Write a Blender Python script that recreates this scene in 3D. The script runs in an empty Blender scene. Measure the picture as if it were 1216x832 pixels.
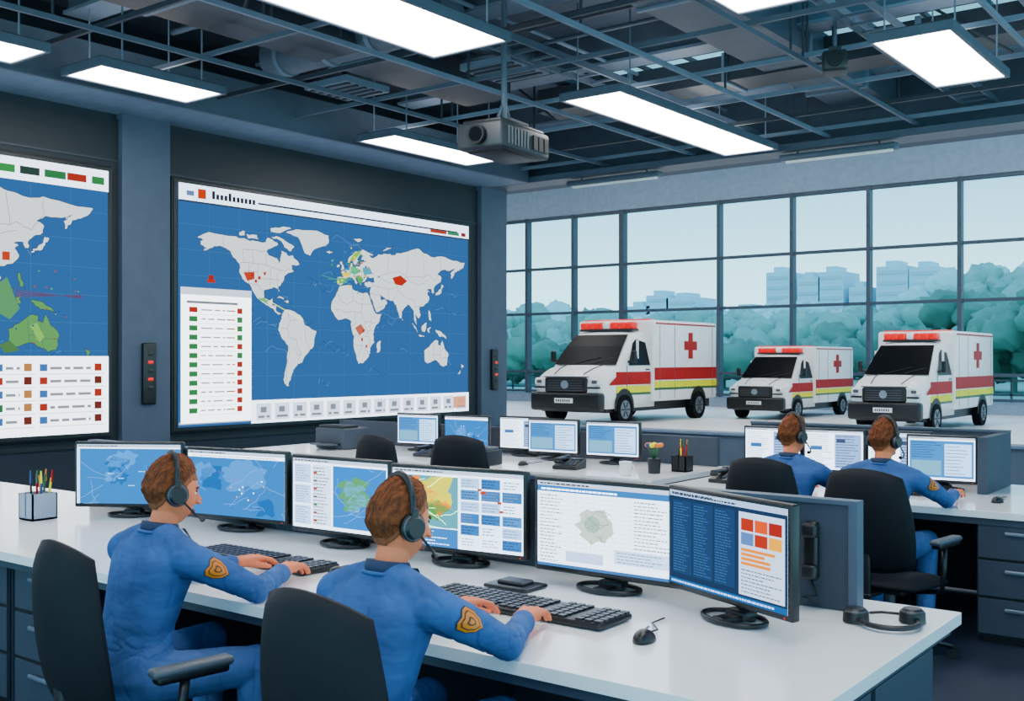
import bpy, bmesh, math, random
from mathutils import Vector, Matrix, noise
from mathutils.geometry import tessellate_polygon
from mathutils.bvhtree import BVHTree
R = random.Random(7)
rad = math.radians
E_LIT = 1.9

# ------------------------------------------------------------ colour helpers
IN = ((.842479, .078434, .079224), (.042328, .878469, .079166), (.042376, .078434, .879143))
OUT = Matrix(IN).inverted()
def _curve(x):
    return 15.5*x**6-40.14*x**5+31.96*x**4-6.868*x**3+.4298*x*x+.1191*x-.00232
def _icurve(v):
    lo, hi = 0.0, 1.0
    for _ in range(40):
        m = (lo+hi)/2
        if _curve(m) < v: lo = m
        else: hi = m
    return lo
_cc = {}
def C(rgb, sat=.82):
    """sRGB 0-255 as seen on the display -> scene linear radiance"""
    rgb = tuple(rgb)
    if (rgb, sat) in _cc: return _cc[(rgb, sat)]
    g = .3*rgb[0]+.55*rgb[1]+.15*rgb[2]
    q = [g+(c-g)*sat for c in rgb]
    t = Matrix(IN) @ Vector([c/255 for c in q])
    s = [2**(_icurve(max(.01, min(.975, c)))*16.5-12.47393) for c in t]
    o = OUT @ Vector(s)
    _cc[(rgb, sat)] = tuple(max(0.0005, c) for c in o)
    return _cc[(rgb, sat)]

_m = {}
def M(name, rgb, rough=.55, metal=0.0, emit=0.0, e=None, var=.06, vscale=6.0, bump=0.0, bscale=40.0, spec=None, stretch=None, sat=.82):
    if name in _m: return _m[name]
    m = bpy.data.materials.new(name); m.use_nodes = True
    nt = m.node_tree; b = nt.nodes['Principled BSDF']
    lin = C(rgb, sat)
    k = e or E_LIT
    base = tuple(min(.92, c/k) for c in lin)
    tc = nt.nodes.new('ShaderNodeTexCoord')
    src = tc.outputs['Object']
    if stretch:
        mp = nt.nodes.new('ShaderNodeMapping'); mp.inputs['Scale'].default_value = stretch
        nt.links.new(src, mp.inputs['Vector']); src = mp.outputs['Vector']
    n = nt.nodes.new('ShaderNodeTexNoise'); n.inputs['Scale'].default_value = vscale
    n.inputs['Detail'].default_value = 3
    nt.links.new(src, n.inputs['Vector'])
    cr = nt.nodes.new('ShaderNodeValToRGB')
    cr.color_ramp.elements[0].position = .35; cr.color_ramp.elements[1].position = .65
    cr.color_ramp.elements[0].color = (*[c*(1-var) for c in base], 1)
    cr.color_ramp.elements[1].color = (*[min(.95, c*(1+var)) for c in base], 1)
    nt.links.new(n.outputs['Fac'], cr.inputs['Fac'])
    nt.links.new(cr.outputs['Color'], b.inputs['Base Color'])
    b.inputs['Roughness'].default_value = rough
    b.inputs['Metallic'].default_value = metal
    if spec is not None: b.inputs['Specular IOR Level'].default_value = spec
    if emit:
        b.inputs['Emission Color'].default_value = (*lin, 1)
        b.inputs['Emission Strength'].default_value = emit
    if bump:
        n2 = nt.nodes.new('ShaderNodeTexNoise'); n2.inputs['Scale'].default_value = bscale
        nt.links.new(src, n2.inputs['Vector'])
        bp = nt.nodes.new('ShaderNodeBump'); bp.inputs['Strength'].default_value = bump
        bp.inputs['Distance'].default_value = .02
        nt.links.new(n2.outputs['Fac'], bp.inputs['Height'])
        nt.links.new(bp.outputs['Normal'], b.inputs['Normal'])
    _m[name] = m
    return m

def ui_material():
    if 'ui' in _m: return _m['ui']
    m = bpy.data.materials.new('screen_pixels'); m.use_nodes = True
    nt = m.node_tree; nt.nodes.clear()
    o = nt.nodes.new('ShaderNodeOutputMaterial'); e = nt.nodes.new('ShaderNodeEmission')
    a = nt.nodes.new('ShaderNodeAttribute'); a.attribute_name = 'Col'
    nt.links.new(a.outputs['Color'], e.inputs['Color']); nt.links.new(e.outputs[0], o.inputs[0])
    m.cycles.emission_sampling = 'NONE'
    _m['ui'] = m
    return m

# ------------------------------------------------------------ mesh builder
class MB:
    def __init__(s): s.v = []; s.f = []; s.fm = []; s.sm = []; s.mats = []
    def mi(s, m):
        if m not in s.mats: s.mats.append(m)
        return s.mats.index(m)
    def add(s, vs, fs, m, smooth=False, mtx=None):
        o = len(s.v)
        for v in vs:
            v = Vector(v)
            s.v.append(mtx @ v if mtx else v)
        i = s.mi(m)
        for f in fs:
            s.f.append([k+o for k in f]); s.fm.append(i); s.sm.append(smooth)
    def box(s, x0, x1, y0, y1, z0, z1, m, mtx=None):
        vs = [(x, y, z) for z in (z0, z1) for y in (y0, y1) for x in (x0, x1)]
        s.add(vs, [(0, 2, 3, 1), (4, 5, 7, 6), (0, 1, 5, 4), (2, 6, 7, 3), (0, 4, 6, 2), (1, 3, 7, 5)], m, False, mtx)
    def bb(s, c, sz, m, mtx=None):
        s.box(c[0]-sz[0]/2, c[0]+sz[0]/2, c[1]-sz[1]/2, c[1]+sz[1]/2, c[2]-sz[2]/2, c[2]+sz[2]/2, m, mtx)
    def rbox(s, c, sz, r, m, seg=3, mtx=None, fn=None, smooth=True):
        bm = bmesh.new(); bmesh.ops.create_cube(bm, size=1)
        for v in bm.verts: v.co = Vector((v.co.x*sz[0], v.co.y*sz[1], v.co.z*sz[2]))
        bmesh.ops.bevel(bm, geom=bm.edges[:], offset=min(r, min(sz)*.49), segments=seg, affect='EDGES', profile=.5)
        vs = [v.co + Vector(c) for v in bm.verts]
        if fn: vs = [fn(v) for v in vs]
        bm.verts.index_update()
        s.add(vs, [[v.index for v in f.verts] for f in bm.faces], m, smooth, mtx); bm.free()
    def cyl(s, p0, p1, r0, m, r1=None, n=16, caps=True, mtx=None, smooth=True):
        p0 = Vector(p0); p1 = Vector(p1); r1 = r0 if r1 is None else r1
        d = (p1-p0).normalized(); a = d.orthogonal().normalized(); b = d.cross(a)
        vs = []
        for p, r in ((p0, r0), (p1, r1)):
            for i in range(n):
                t = 2*math.pi*i/n; vs.append(p+a*r*math.cos(t)+b*r*math.sin(t))
        s.add(vs, [(i, (i+1) % n, n+(i+1) % n, n+i) for i in range(n)], m, smooth, mtx)
        if caps: s.add(vs, [list(range(n))[::-1], list(range(n, 2*n))], m, False, mtx)
    def tube(s, pts, r, m, n=8, mtx=None, closed=False):
        pts = [Vector(p) for p in pts]; k = len(pts); vs = []; a = None
        for i, p in enumerate(pts):
            if closed: d = pts[(i+1) % k]-pts[i-1]
            else: d = pts[min(i+1, k-1)]-pts[max(i-1, 0)]
            d.normalize()
            a = d.orthogonal() if a is None else a-d*a.dot(d)
            a.normalize(); b = d.cross(a)
            rr = r[i] if isinstance(r, (list, tuple)) else r
            for j in range(n):
                t = 2*math.pi*j/n; vs.append(p+a*rr*math.cos(t)+b*rr*math.sin(t))
        fs = []
        for i in range(k if closed else k-1):
            for j in range(n):
                i2 = (i+1) % k
                fs.append((i*n+j, i*n+(j+1) % n, i2*n+(j+1) % n, i2*n+j))
        if not closed: fs += [list(range(n))[::-1], list(range((k-1)*n, k*n))]
        s.add(vs, fs, m, True, mtx)
    def ell(s, c, rr, m, nu=20, nv=12, mtx=None, fn=None, rot=None):
        vs = [];
        for j in range(nv+1):
            ph = math.pi*j/nv
            for i in range(nu):
                t = 2*math.pi*i/nu
                n = Vector((math.sin(ph)*math.cos(t), math.sin(ph)*math.sin(t), math.cos(ph)))
                v = Vector((n.x*rr[0], n.y*rr[1], n.z*rr[2]))
                if fn: v = fn(v, n)
                if rot: v = rot @ v
                vs.append(v+Vector(c))
        fs = []
        for j in range(nv):
            for i in range(nu):
                fs.append((j*nu+i, (j+1)*nu+i, (j+1)*nu+(i+1) % nu, j*nu+(i+1) % nu))
        s.add(vs, fs, m, True, mtx)
    def cap(s, p0, p1, r0, r1, m):
        s.cyl(p0, p1, r0, m, r1, n=18); s.ell(p0, (r0,)*3, m, 18, 12); s.ell(p1, (r1,)*3, m, 18, 12)
    def loft(s, rings, m, smooth=True, mtx=None):
        n = len(rings[0]); vs = [p for r in rings for p in r]; fs = []
        for i in range(len(rings)-1):
            for j in range(n):
                fs.append((i*n+j, i*n+(j+1) % n, (i+1)*n+(j+1) % n, (i+1)*n+j))
        fs += [list(range(n))[::-1], list(range((len(rings)-1)*n, len(rings)*n))]
        s.add(vs, fs, m, smooth, mtx)
    def poly(s, pts, m, mtx=None):
        t = tessellate_polygon([[Vector(p) for p in pts]])
        s.add(pts, [list(x) for x in t], m, False, mtx)
    def obj(s, name, loc=(0, 0, 0), rz=0, parent=None, bevel=0, scale=None):
        me = bpy.data.meshes.new(name); me.from_pydata([tuple(v) for v in s.v], [], s.f)
        for m in s.mats: me.materials.append(m)
        me.polygons.foreach_set('material_index', s.fm)
        me.polygons.foreach_set('use_smooth', s.sm); me.update()
        bm = bmesh.new(); bm.from_mesh(me); bmesh.ops.recalc_face_normals(bm, faces=bm.faces[:]); bm.to_mesh(me); bm.free()
        ob = bpy.data.objects.new(name, me); bpy.context.collection.objects.link(ob)
        ob.location = loc; ob.rotation_euler[2] = rz
        if scale: ob.scale = scale
        if parent: ob.parent = parent
        if bevel:
            b = ob.modifiers.new('bev', 'BEVEL'); b.width = bevel; b.segments = 2; b.limit_method = 'ANGLE'
        return ob

class Canvas:
    """flat coloured picture for a real screen; u right, v up; local plane x (right), z (up), facing -y"""
    def __init__(s, w, h, step=.0006, sat=.82): s.w = w; s.h = h; s.v = []; s.f = []; s.c = []; s.step = step; s.sat = sat
    def poly(s, pts, col, lay=1):
        pts3 = [Vector((p[0], -lay*s.step, p[1])) for p in pts]
        t = tessellate_polygon([[Vector((p[0], p[1], 0)) for p in pts]])
        o = len(s.v); s.v += pts3
        for f in t: s.f.append([k+o for k in f]); s.c.append(C(col, s.sat))
    def rect(s, u0, v0, u1, v1, col, lay=1):
        W, H = s.w, s.h
        o = len(s.v); y = -lay*s.step
        for a, b in ((u0, v0), (u1, v0), (u1, v1), (u0, v1)): s.v.append(Vector(((a-.5)*W, y, (b-.5)*H)))
        s.f.append([o, o+1, o+2, o+3]); s.c.append(C(col, s.sat))
    def upoly(s, pts, col, lay=1): s.poly([((a-.5)*s.w, (b-.5)*s.h) for a, b in pts], col, lay)
    def line(s, a, b, wd, col, lay=2):
        a = Vector(((a[0]-.5)*s.w, (a[1]-.5)*s.h)); b = Vector(((b[0]-.5)*s.w, (b[1]-.5)*s.h))
        d = (b-a)
        if d.length < 1e-6: return
        n = Vector((-d.y, d.x)).normalized()*wd/2
        o = len(s.v); y = -lay*s.step
        for p in (a-n, b-n, b+n, a+n): s.v.append(Vector((p.x, y, p.y)))
        s.f.append([o, o+1, o+2, o+3]); s.c.append(C(col, s.sat))
    def text(s, u0, u1, v, hgt, col, lay=3):
        u = u0
        while u < u1:
            w = R.uniform(.008, .03)*1.2; w = min(w, u1-u)
            s.rect(u, v, u+w, v+hgt, col, lay); u += w+.006
    def rows(s, u0, v0, u1, v1, n, col, lay=3, fill=.3):
        dv = (v1-v0)/n
        for i in range(n): s.text(u0, u0+(u1-u0)*R.uniform(.55, 1), v0+dv*(i+.3), dv*fill, col, lay)
    def obj(s, name, parent=None, loc=(0, 0, 0), rz=0):
        me = bpy.data.meshes.new(name); me.from_pydata([tuple(v) for v in s.v], [], s.f)
        me.materials.append(ui_material())
        at = me.color_attributes.new('Col', 'FLOAT_COLOR', 'CORNER')
        flat = []
        for p, c in zip(me.polygons, s.c): flat += [*c, 1.0]*p.loop_total
        at.data.foreach_set('color', flat)
        ob = bpy.data.objects.new(name, me); bpy.context.collection.objects.link(ob)
        ob.location = loc; ob.rotation_euler[2] = rz
        if parent: ob.parent = parent
        return ob

# ------------------------------------------------------------ materials
slab = M('ceiling_slab_paint', (78, 94, 116), .8, e=1.0)
steel = M('ceiling_steel', (88, 104, 126), .5, e=1.25)
steel_d = M('ceiling_steel_dark', (50, 62, 82), .5, e=1.4)
steel_l = M('ceiling_steel_light', (122, 140, 160), .5, e=1.4)
navy = M('navy_wall_panel', (36, 44, 62), .6, e=2.1)
navy2 = M('navy_wall_lower', (42, 56, 82), .6, e=1.9)
pillar = M('blue_grey_pillar', (100, 114, 140), .7, e=1.8)
soffit = M('soffit_paint', (138, 156, 176), .7, e=1.5)
hallwall = M('hall_wall_paint', (146, 164, 180), .7, e=1.25)
floorm = M('navy_carpet', (34, 50, 84), .75, var=.12, vscale=3, bump=.2, bscale=200, e=1.5)
hallfloor = M('pale_concrete', (206, 216, 224), .35, var=.05, vscale=.4, e=1.3)
white_top = M('white_desk_laminate', (220, 228, 237), .14, var=.02, e=1.8)
desk_g = M('desk_grey_blue', (84, 95, 116), .5, e=1.75)
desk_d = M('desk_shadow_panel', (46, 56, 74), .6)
part_m = M('partition_fabric', (78, 92, 114), .7, bump=.15, bscale=300, e=1.7)
divider_m = M('divider_paint', (112, 128, 148), .7, e=1.5)
handle = M('brushed_handle', (175, 185, 195), .3, metal=.6)
black = M('black_plastic', (20, 23, 29), .4, e=2.8)
black2 = M('charcoal_plastic', (38, 42, 52), .45, e=2.6)
chairm = M('chair_upholstery', (38, 44, 58), .65, bump=.1, bscale=250, var=.1, e=2.8, spec=.2)
greyp = M('grey_plastic', (110, 118, 130), .45)
keym = M('key_caps', (54, 60, 72), .45, e=2.4)
whitep = M('white_paint', (236, 238, 240), .3, e=1.4)
frame_m = M('window_frame', (72, 92, 112), .5, e=1.3)
shirt = M('blue_uniform_cloth', (80, 122, 180), .85, var=.16, vscale=9, bump=.5, bscale=10, stretch=(1, 1, 1.8), e=1.35, spec=.2, sat=.8)
trous = M('blue_trousers', (70, 106, 160), .85, var=.14, vscale=9, bump=.4, bscale=9, e=.85, sat=.8, spec=.2)
collar_m = M('collar_navy', (46, 74, 126), .75)
skin = M('skin', (226, 164, 130), .6, var=.04, sat=.95, spec=.3)
hairm = M('auburn_hair', (156, 88, 50), .7, var=.45, vscale=40, bump=.5, bscale=80, stretch=(3, .8, 1), sat=1.0, spec=.2)
hairs = M('shaved_hair', (184, 122, 88), .7, var=.12, vscale=80, sat=.98, spec=.2)
gold = M('badge_gold', (232, 168, 66), .4, sat=.95)
red = M('signal_red', (214, 34, 26), .45, e=1.8, sat=.98, spec=.2)
redlamp = M('red_lamp', (236, 56, 50), .25, emit=.4, sat=.95)
yell = M('hi_vis_yellow', (230, 222, 50), .45, e=1.6, sat=.95, spec=.2)
green = M('hi_vis_green', (60, 150, 90), .4)
glassd = M('dark_glass', (20, 28, 38), .3, e=2.8, spec=.06)
rubber = M('tyre_rubber', (22, 24, 28), .85, e=2.6, spec=.15)
rim = M('wheel_rim', (150, 158, 166), .35, metal=.3)
lampw = M('headlamp', (240, 244, 246), .15)

# ------------------------------------------------------------ room shell
XW = -9.6; CZ = 4.03
b = MB(); b.box(-9.9, 3, -2, 12.3, -.1, 0, floorm); b.obj('floor')
b = MB(); b.box(-34, 12, 12.3, 33.6, -.1, 0, hallfloor); b.obj('floor_vehicle_bay')
b = MB()
b.box(XW-.3, XW, -2, 12.3, 0, 4.95, navy2)
b.box(XW, XW+.03, 6.65, 11.72, 3.5, 3.97, navy); b.box(XW, XW+.03, -2, 6.1, 3.5, 3.97, navy)
b.box(XW, XW+.03, 6.65, 11.72, .75, 3.5, navy); b.box(XW, XW+.03, -2, 6.1, .75, 3.5, navy)
for y0, y1 in ((6.1, 6.65), (11.72, 12.3), (1.0, 1.4)):
    b.box(XW, XW+.1, y0, y1, 0, CZ, pillar)
b.box(XW, XW+.04, 6.65, 11.72, 3.5, 3.52, steel_d); b.box(XW, XW+.04, -2, 6.1, 3.55, 3.57, steel_d)
b.obj('wall_left')
b = MB(); b.box(XW-.3, 3, -2, 12.5, 4.95, 5.1, slab); b.obj('ceiling')
b = MB()
b.box(XW, XW+.75, -2, 11.88, CZ, CZ+.12, soffit); b.box(XW+.75, XW+.8, -2, 11.88, CZ-.0, CZ+.4, steel)
b.obj('trim_soffit')
b = MB(); b.box(XW-.3, 3, 12.3, 12.55, CZ, 5.1, slab); b.box(XW, 3, 11.9, 12.3, CZ, CZ+.08, steel); b.obj('trim_fascia_beam')
b = MB(); b.box(XW, 3, 12.3, 12.5, 0, .66, divider_m); b.box(XW, 3, 12.26, 12.54, .66, .69, soffit); b.obj('wall_low_divider')

YW = 33.3
vx = [-27.0, -24.7, -22.56, -20.4, -16.6, -14.0, -11.5, -8.8, -6.2, -3.6, -1.0, 3.0]
b = MB()
b.box(-34, 12, YW, YW+.4, 7.0, 9.6, hallwall)
b.box(-34, 12, YW, YW+.4, 0, .35, hallwall)
b.box(-34, vx[0], YW, YW+.4, .35, 7, hallwall); b.box(vx[-1], 12, YW, YW+.4, .35, 7, hallwall)
b.obj('wall_back')
b = MB(); b.box(-34.3, -34, 12.3, YW+.4, 0, 9.6, hallwall); b.box(-34.3, XW-.3, 12.1, 12.3, 0, 9.6, hallwall); b.obj('wall_bay_side')
b = MB(); b.box(-34.3, 12, 12.4, YW+.4, 9.6, 9.8, slab); b.obj('ceiling_vehicle_bay')
for i in range(len(vx)-1):
    b = MB(); x0, x1 = vx[i], vx[i+1]
    w = .07 if i != 3 else .15
    b.box(x0-w, x0+.05, YW-.08, YW+.2, .35, 7, frame_m)
    if i == len(vx)-2: b.box(x1-.07, x1+.07, YW-.08, YW+.2, .35, 7, frame_m)
    for z in (.42, 1.15, 3.35, 5.05, 6.93): b.box(x0, x1, YW-.05, YW+.15, z-.045, z+.045, frame_m)
    b.obj('window_%d' % (i+1))
# exterior
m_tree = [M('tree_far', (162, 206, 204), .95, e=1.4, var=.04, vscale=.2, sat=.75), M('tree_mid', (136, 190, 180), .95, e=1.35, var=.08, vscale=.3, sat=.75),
          M('tree_near', (104, 168, 150), .95, e=1.25, var=.12, vscale=.5, sat=.75)]  # distance haze mixed into the colours, farther rows and skyline paler
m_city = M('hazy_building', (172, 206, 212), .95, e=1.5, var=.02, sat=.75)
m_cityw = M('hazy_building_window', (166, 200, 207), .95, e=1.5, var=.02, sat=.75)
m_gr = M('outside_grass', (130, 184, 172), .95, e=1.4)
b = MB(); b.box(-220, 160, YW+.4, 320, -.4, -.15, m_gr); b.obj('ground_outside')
def blob_tree(b, x, y, h, w, m):
    rr = R.random()*10
    b.cyl((x, y, -.2), (x, y, h*.5), .18, m, n=6)
    for k in range(11):
        cx = x+R.uniform(-.5, .5)*w; cz = h*R.uniform(.25, .88); s = w*R.uniform(.16, .32)
        def fn(v, n): return v*(1+.3*noise.noise(n*2.6+Vector((rr+k, 0, 0)))+.28*noise.noise(n*6+Vector((k, rr, 0))))
        b.ell((cx, y+R.uniform(-.3, .3)*w, min(cz, h-s*.8)), (s, s, s*.85), m, 16, 10, fn=fn)
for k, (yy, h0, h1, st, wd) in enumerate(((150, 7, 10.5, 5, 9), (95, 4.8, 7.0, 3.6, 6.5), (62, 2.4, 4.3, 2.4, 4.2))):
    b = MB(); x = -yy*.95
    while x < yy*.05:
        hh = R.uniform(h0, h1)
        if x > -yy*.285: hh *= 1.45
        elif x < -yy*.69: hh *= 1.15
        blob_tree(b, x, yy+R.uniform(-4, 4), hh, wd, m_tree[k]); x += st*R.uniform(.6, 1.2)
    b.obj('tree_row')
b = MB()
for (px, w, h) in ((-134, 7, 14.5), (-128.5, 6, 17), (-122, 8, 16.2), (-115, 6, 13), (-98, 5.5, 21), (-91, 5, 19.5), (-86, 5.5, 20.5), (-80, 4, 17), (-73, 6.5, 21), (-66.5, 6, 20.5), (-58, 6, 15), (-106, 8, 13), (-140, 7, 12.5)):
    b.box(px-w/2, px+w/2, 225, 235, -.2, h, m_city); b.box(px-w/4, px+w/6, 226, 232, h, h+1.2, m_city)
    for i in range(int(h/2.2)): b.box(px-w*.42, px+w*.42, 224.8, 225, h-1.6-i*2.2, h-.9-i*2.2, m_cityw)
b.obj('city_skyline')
b = MB()
for z in (.5, .95): b.box(-34, 5, 36.0, 36.06, z-.03, z+.03, frame_m)
x = -34
while x < 5: b.box(x-.03, x+.03, 36, 36.06, -.15, .95, frame_m); x += 1.3
b.obj('railing')

# ------------------------------------------------------------ ceiling services
def lamp_mat(name, st, col=(1, .98, .95)):
    m = bpy.data.materials.new(name); m.use_nodes = True
    p = m.node_tree.nodes['Principled BSDF']; p.inputs['Emission Color'].default_value = (*col, 1)
    p.inputs['Emission Strength'].default_value = st; p.inputs['Base Color'].default_value = (.9, .9, .9, 1)
    return m
panel_em = lamp_mat('light_diffuser', 16); up_em = lamp_mat('added_uplight', 3.4); bay_em = lamp_mat('added_bay_glow', 12)  # uplight and bay glow are added, to brighten ceiling and vehicles
panels = [(-5.67, -4.95, 3.7, 6.4), (-8.5, -7.97, 4.93, 6.12), (-8.5, -7.97, 2.9, 4.45), (-8.5, -7.97, 8.37, 10.2),
          (-5.68, -5.07, 8.22, 11.55), (-2.78, -2.22, 8.13, 9.78), (-3.28, -2.75, 4.9, 6.87), (-1.6, -1.0, 2.0, 4.5), (-5.6, -5.0, .2, 2.4), (-1.6, -1, -1.2, .8)]
for x0, x1, y0, y1 in panels:
    b = MB(); z = 4.0
    b.box(x0, x1, y0, y1, z, z+.01, panel_em)
    for a in ((x0-.03, x0, y0-.03, y1+.03), (x1, x1+.03, y0-.03, y1+.03), (x0, x1, y0-.03, y0), (x0, x1, y1, y1+.03)):
        b.box(*a, z-.01, z+.06, steel)
    b.box(x0-.02, x1+.02, y0-.02, y1+.02, z+.02, z+.07, steel_d)
    b.box(x0+.05, x1-.05, y0+.1, y1-.1, z+.072, z+.078, up_em)  # added glow on the panel's top, lifts the ceiling brightness
    for xx in (x0+.02, x1-.02):
        for yy in (y0+.2, y1-.2): b.cyl((xx, yy, z+.05), (xx, yy, 4.95), .008, steel_l, n=6)
    b.obj('ceiling_light_panel')
for x in (-26, -20, -14, -8, -2):  # unseen glowing strips, added to brighten the bay and ambulances
    b = MB(); b.box(x-.45, x+.45, 14.5, 30, 9.2, 9.22, bay_em); b.box(x-.5, x+.5, 14.4, 30.1, 9.23, 9.3, steel_l)
    for y in (16, 28): b.cyl((x, y, 9.3), (x, y, 9.6), .02, steel_l, n=6)
    b.obj('added_bay_strip')
b = MB()
for y in (1.0, 3.1, 5.2, 7.3, 9.4, 11.3): b.box(-8.78, 3, y-.09, y+.09, 4.62, 4.95, steel)
for y in (1.0, 3.1, 5.2, 7.3, 9.4, 11.3): b.box(-8.78, 3, y-.14, y+.14, 4.6, 4.63, steel_l)
for x in (-6.9, -4.3, -1.9, .5): b.box(x-.08, x+.08, -2, 12.3, 4.7, 4.95, steel)
b.obj('ceiling_beams')
b = MB()
for x in (-7.6, -6.35, -4.6, -3.6, -2.0, -.6, .8): b.box(x-.015, x+.015, -2, 12.2, 4.13, 4.17, R.choice((steel_l, steel, steel_d)))
for y in (1.4, 2.6, 3.6, 4.7, 5.7, 6.7, 7.7, 8.8, 9.9, 10.9, 11.7): b.box(-8.78, 3, y-.015, y+.015, 4.17, 4.21, R.choice((steel_l, steel, steel_d)))
for i in range(40):
    x = R.choice((-7.6, -6.35, -4.6, -3.6, -2.0, -.6)); y = R.uniform(1, 12)
    b.cyl((x, y, 4.17), (x, y, 4.95), .012, steel_d, n=6)
b.obj('ceiling_grid_rails')
b = MB()
for i in range(20):
    z = R.uniform(4.3, 4.85); r = R.choice((.02, .03, .045)); m = R.choice((steel, steel_l, steel_d))
    if R.random() < .5:
        x = R.uniform(-8.5, -.3); b.cyl((x, R.uniform(-2, 4), z), (x, R.uniform(8, 12.2), z), r, m, n=10)
    else:
        y = R.uniform(1.5, 12); b.cyl((R.uniform(-8.8, -6), y, z), (R.uniform(-3, 2), y, z), r, m, n=10)
for i in range(12):
    x = R.uniform(-8.3, -1.5); y = R.uniform(3, 11); b.cyl((x, y, 4.2), (x+R.choice((-.9, .9)), y+R.uniform(-.6, .6), 4.9), .014, steel_d, n=6)
b.obj('ceiling_pipes')
b = MB()
b.box(-7.5, -6.9, -1, 9.0, 4.35, 4.68, steel_d); b.box(-4.45, -3.85, 2, 12, 4.42, 4.7, steel); b.box(-7.2, -.5, 9.9, 10.35, 4.4, 4.66, steel_d)
b.box(-2.0, -1.5, 2, 11.5, 4.45, 4.7, steel)
for y in (1, 3, 5, 7): b.box(-7.53, -6.87, y, y+.05, 4.33, 4.7, steel_l)
for y in (3.5, 5.5, 7.5, 9.5, 11): b.box(-4.48, -3.82, y, y+.05, 4.4, 4.72, steel_l)
for x in (-6, -4.9, -3, -1.2): b.box(x, x+.05, 9.87, 10.38, 4.38, 4.68, steel_l)
b.cyl((-8.2, 6.9, 4.5), (-5.9, 6.9, 4.5), .17, steel, n=24)
for x in (-8, -7.4, -6.8, -6.2): b.cyl((x, 6.9, 4.5), (x+.05, 6.9, 4.5), .185, steel_l, n=24)
b.cyl((-6.2, 2, 4.45), (-6.2, 6.6, 4.45), .15, steel, n=24)
for y in (2.5, 3.5, 4.5, 5.5): b.cyl((-6.2, y, 4.45), (-6.2, y+.05, 4.45), .165, steel_l, n=24)
for x, y in ((-6.2, 8.0), (-3.2, 7.2), (-7.9, 7.6)):
    b.box(x-.3, x+.3, y-.3, y+.3, 4.3, 4.36, steel_l)
    for k in range(5): b.box(x-.27, x+.27, y-.25+k*.11, y-.21+k*.11, 4.285, 4.3, steel_d)
b.obj('ventilation_duct')
b = MB()
for x in (-5.75, -3.1):
    for dx in (0, .3): b.box(x+dx, x+dx+.02, -1, 12, 4.26, 4.32, steel)
    y = -1
    while y < 12: b.box(x, x+.3, y, y+.02, 4.27, 4.29, steel); y += .25
b.obj('cable_tray')
skyl = M('skylight_sky_glow', (150, 196, 208), .2, emit=.85)  # panes glow in sky colour themselves, the slab above is closed
for (x0, x1, y0, y1) in ((-4.15, -2.05, 9.6, 11.15), (-6.75, -4.45, 9.55, 11.2), (-1.75, .3, 9.55, 11.2), (-4.15, -2.05, 7.45, 9.25), (-1.75, .3, 7.45, 9.25)):
    b = MB(); b.box(x0, x1, y0, y1, 4.90, 4.948, skyl)
    n = 4
    for i in range(n+1):
        xx = x0+(x1-x0)*i/n; b.box(xx-.02, xx+.02, y0, y1, 4.86, 4.91, steel_d)
    b.box(x0, x1, (y0+y1)/2-.02, (y0+y1)/2+.02, 4.86, 4.91, steel_d)
    b.obj('skylight')
for x0, x1 in ((-8.2, -6.8), (-5.18, -3.83)):
    b = MB(); b.rbox(((x0+x1)/2, 12.0, 3.96), (x1-x0, .16, .07), .02, steel); b.rbox(((x0+x1)/2, 12.0, 3.92), (x1-x0-.1, .06, .04), .018, whitep)
    for x in (x0+.2, x1-.2): b.cyl((x, 12, 3.98), (x, 12, 4.028), .012, steel_d)
    b.obj('fluorescent_fixture')
b = MB()
pj = M('projector_shell', (54, 64, 80), .5, e=2.6)
b.rbox((0, 0, 0), (.44, .78, .22), .03, pj); b.rbox((0, 0, .12), (.38, .7, .04), .02, black2)
b.rbox((.0, 0, -.1), (.36, .6, .05), .02, black)
for i in range(7): b.box(.222, .228, -.3+i*.05, -.275+i*.05, -.07, .07, greyp)
for i in range(3): b.box(.22, .232, .1+i*.09, .17+i*.09, -.06, .06, black)
b.cyl((0, -.38, 0), (0, -.44, 0), .08, black, n=24); b.cyl((0, -.44, 0), (0, -.445, 0), .06, glassd, n=24)
b.bb((0, 0, .16), (.3, .3, .02), steel_d)
for y in (-.14, .14): b.cyl((0, y, .12), (0, y*.3, .3), .012, steel)
b.cyl((0, 0, .2), (0, 0, 1.53), .025, steel)
b.obj('ceiling_projector', (-5.55, 7.15, 3.42), rad(6))
b = MB(); b.rbox((0, 0, 0), (.2, .28, .17), .03, pj); b.cyl((0, -.12, 0), (0, -.2, 0), .06, black, n=20)
b.bb((0, 0, .11), (.1, .12, .03), steel_d); b.cyl((0, 0, .08), (0, 0, .87), .015, steel)
b.obj('ceiling_camera', (-3.25, 8.6, 4.02), rad(20))

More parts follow.
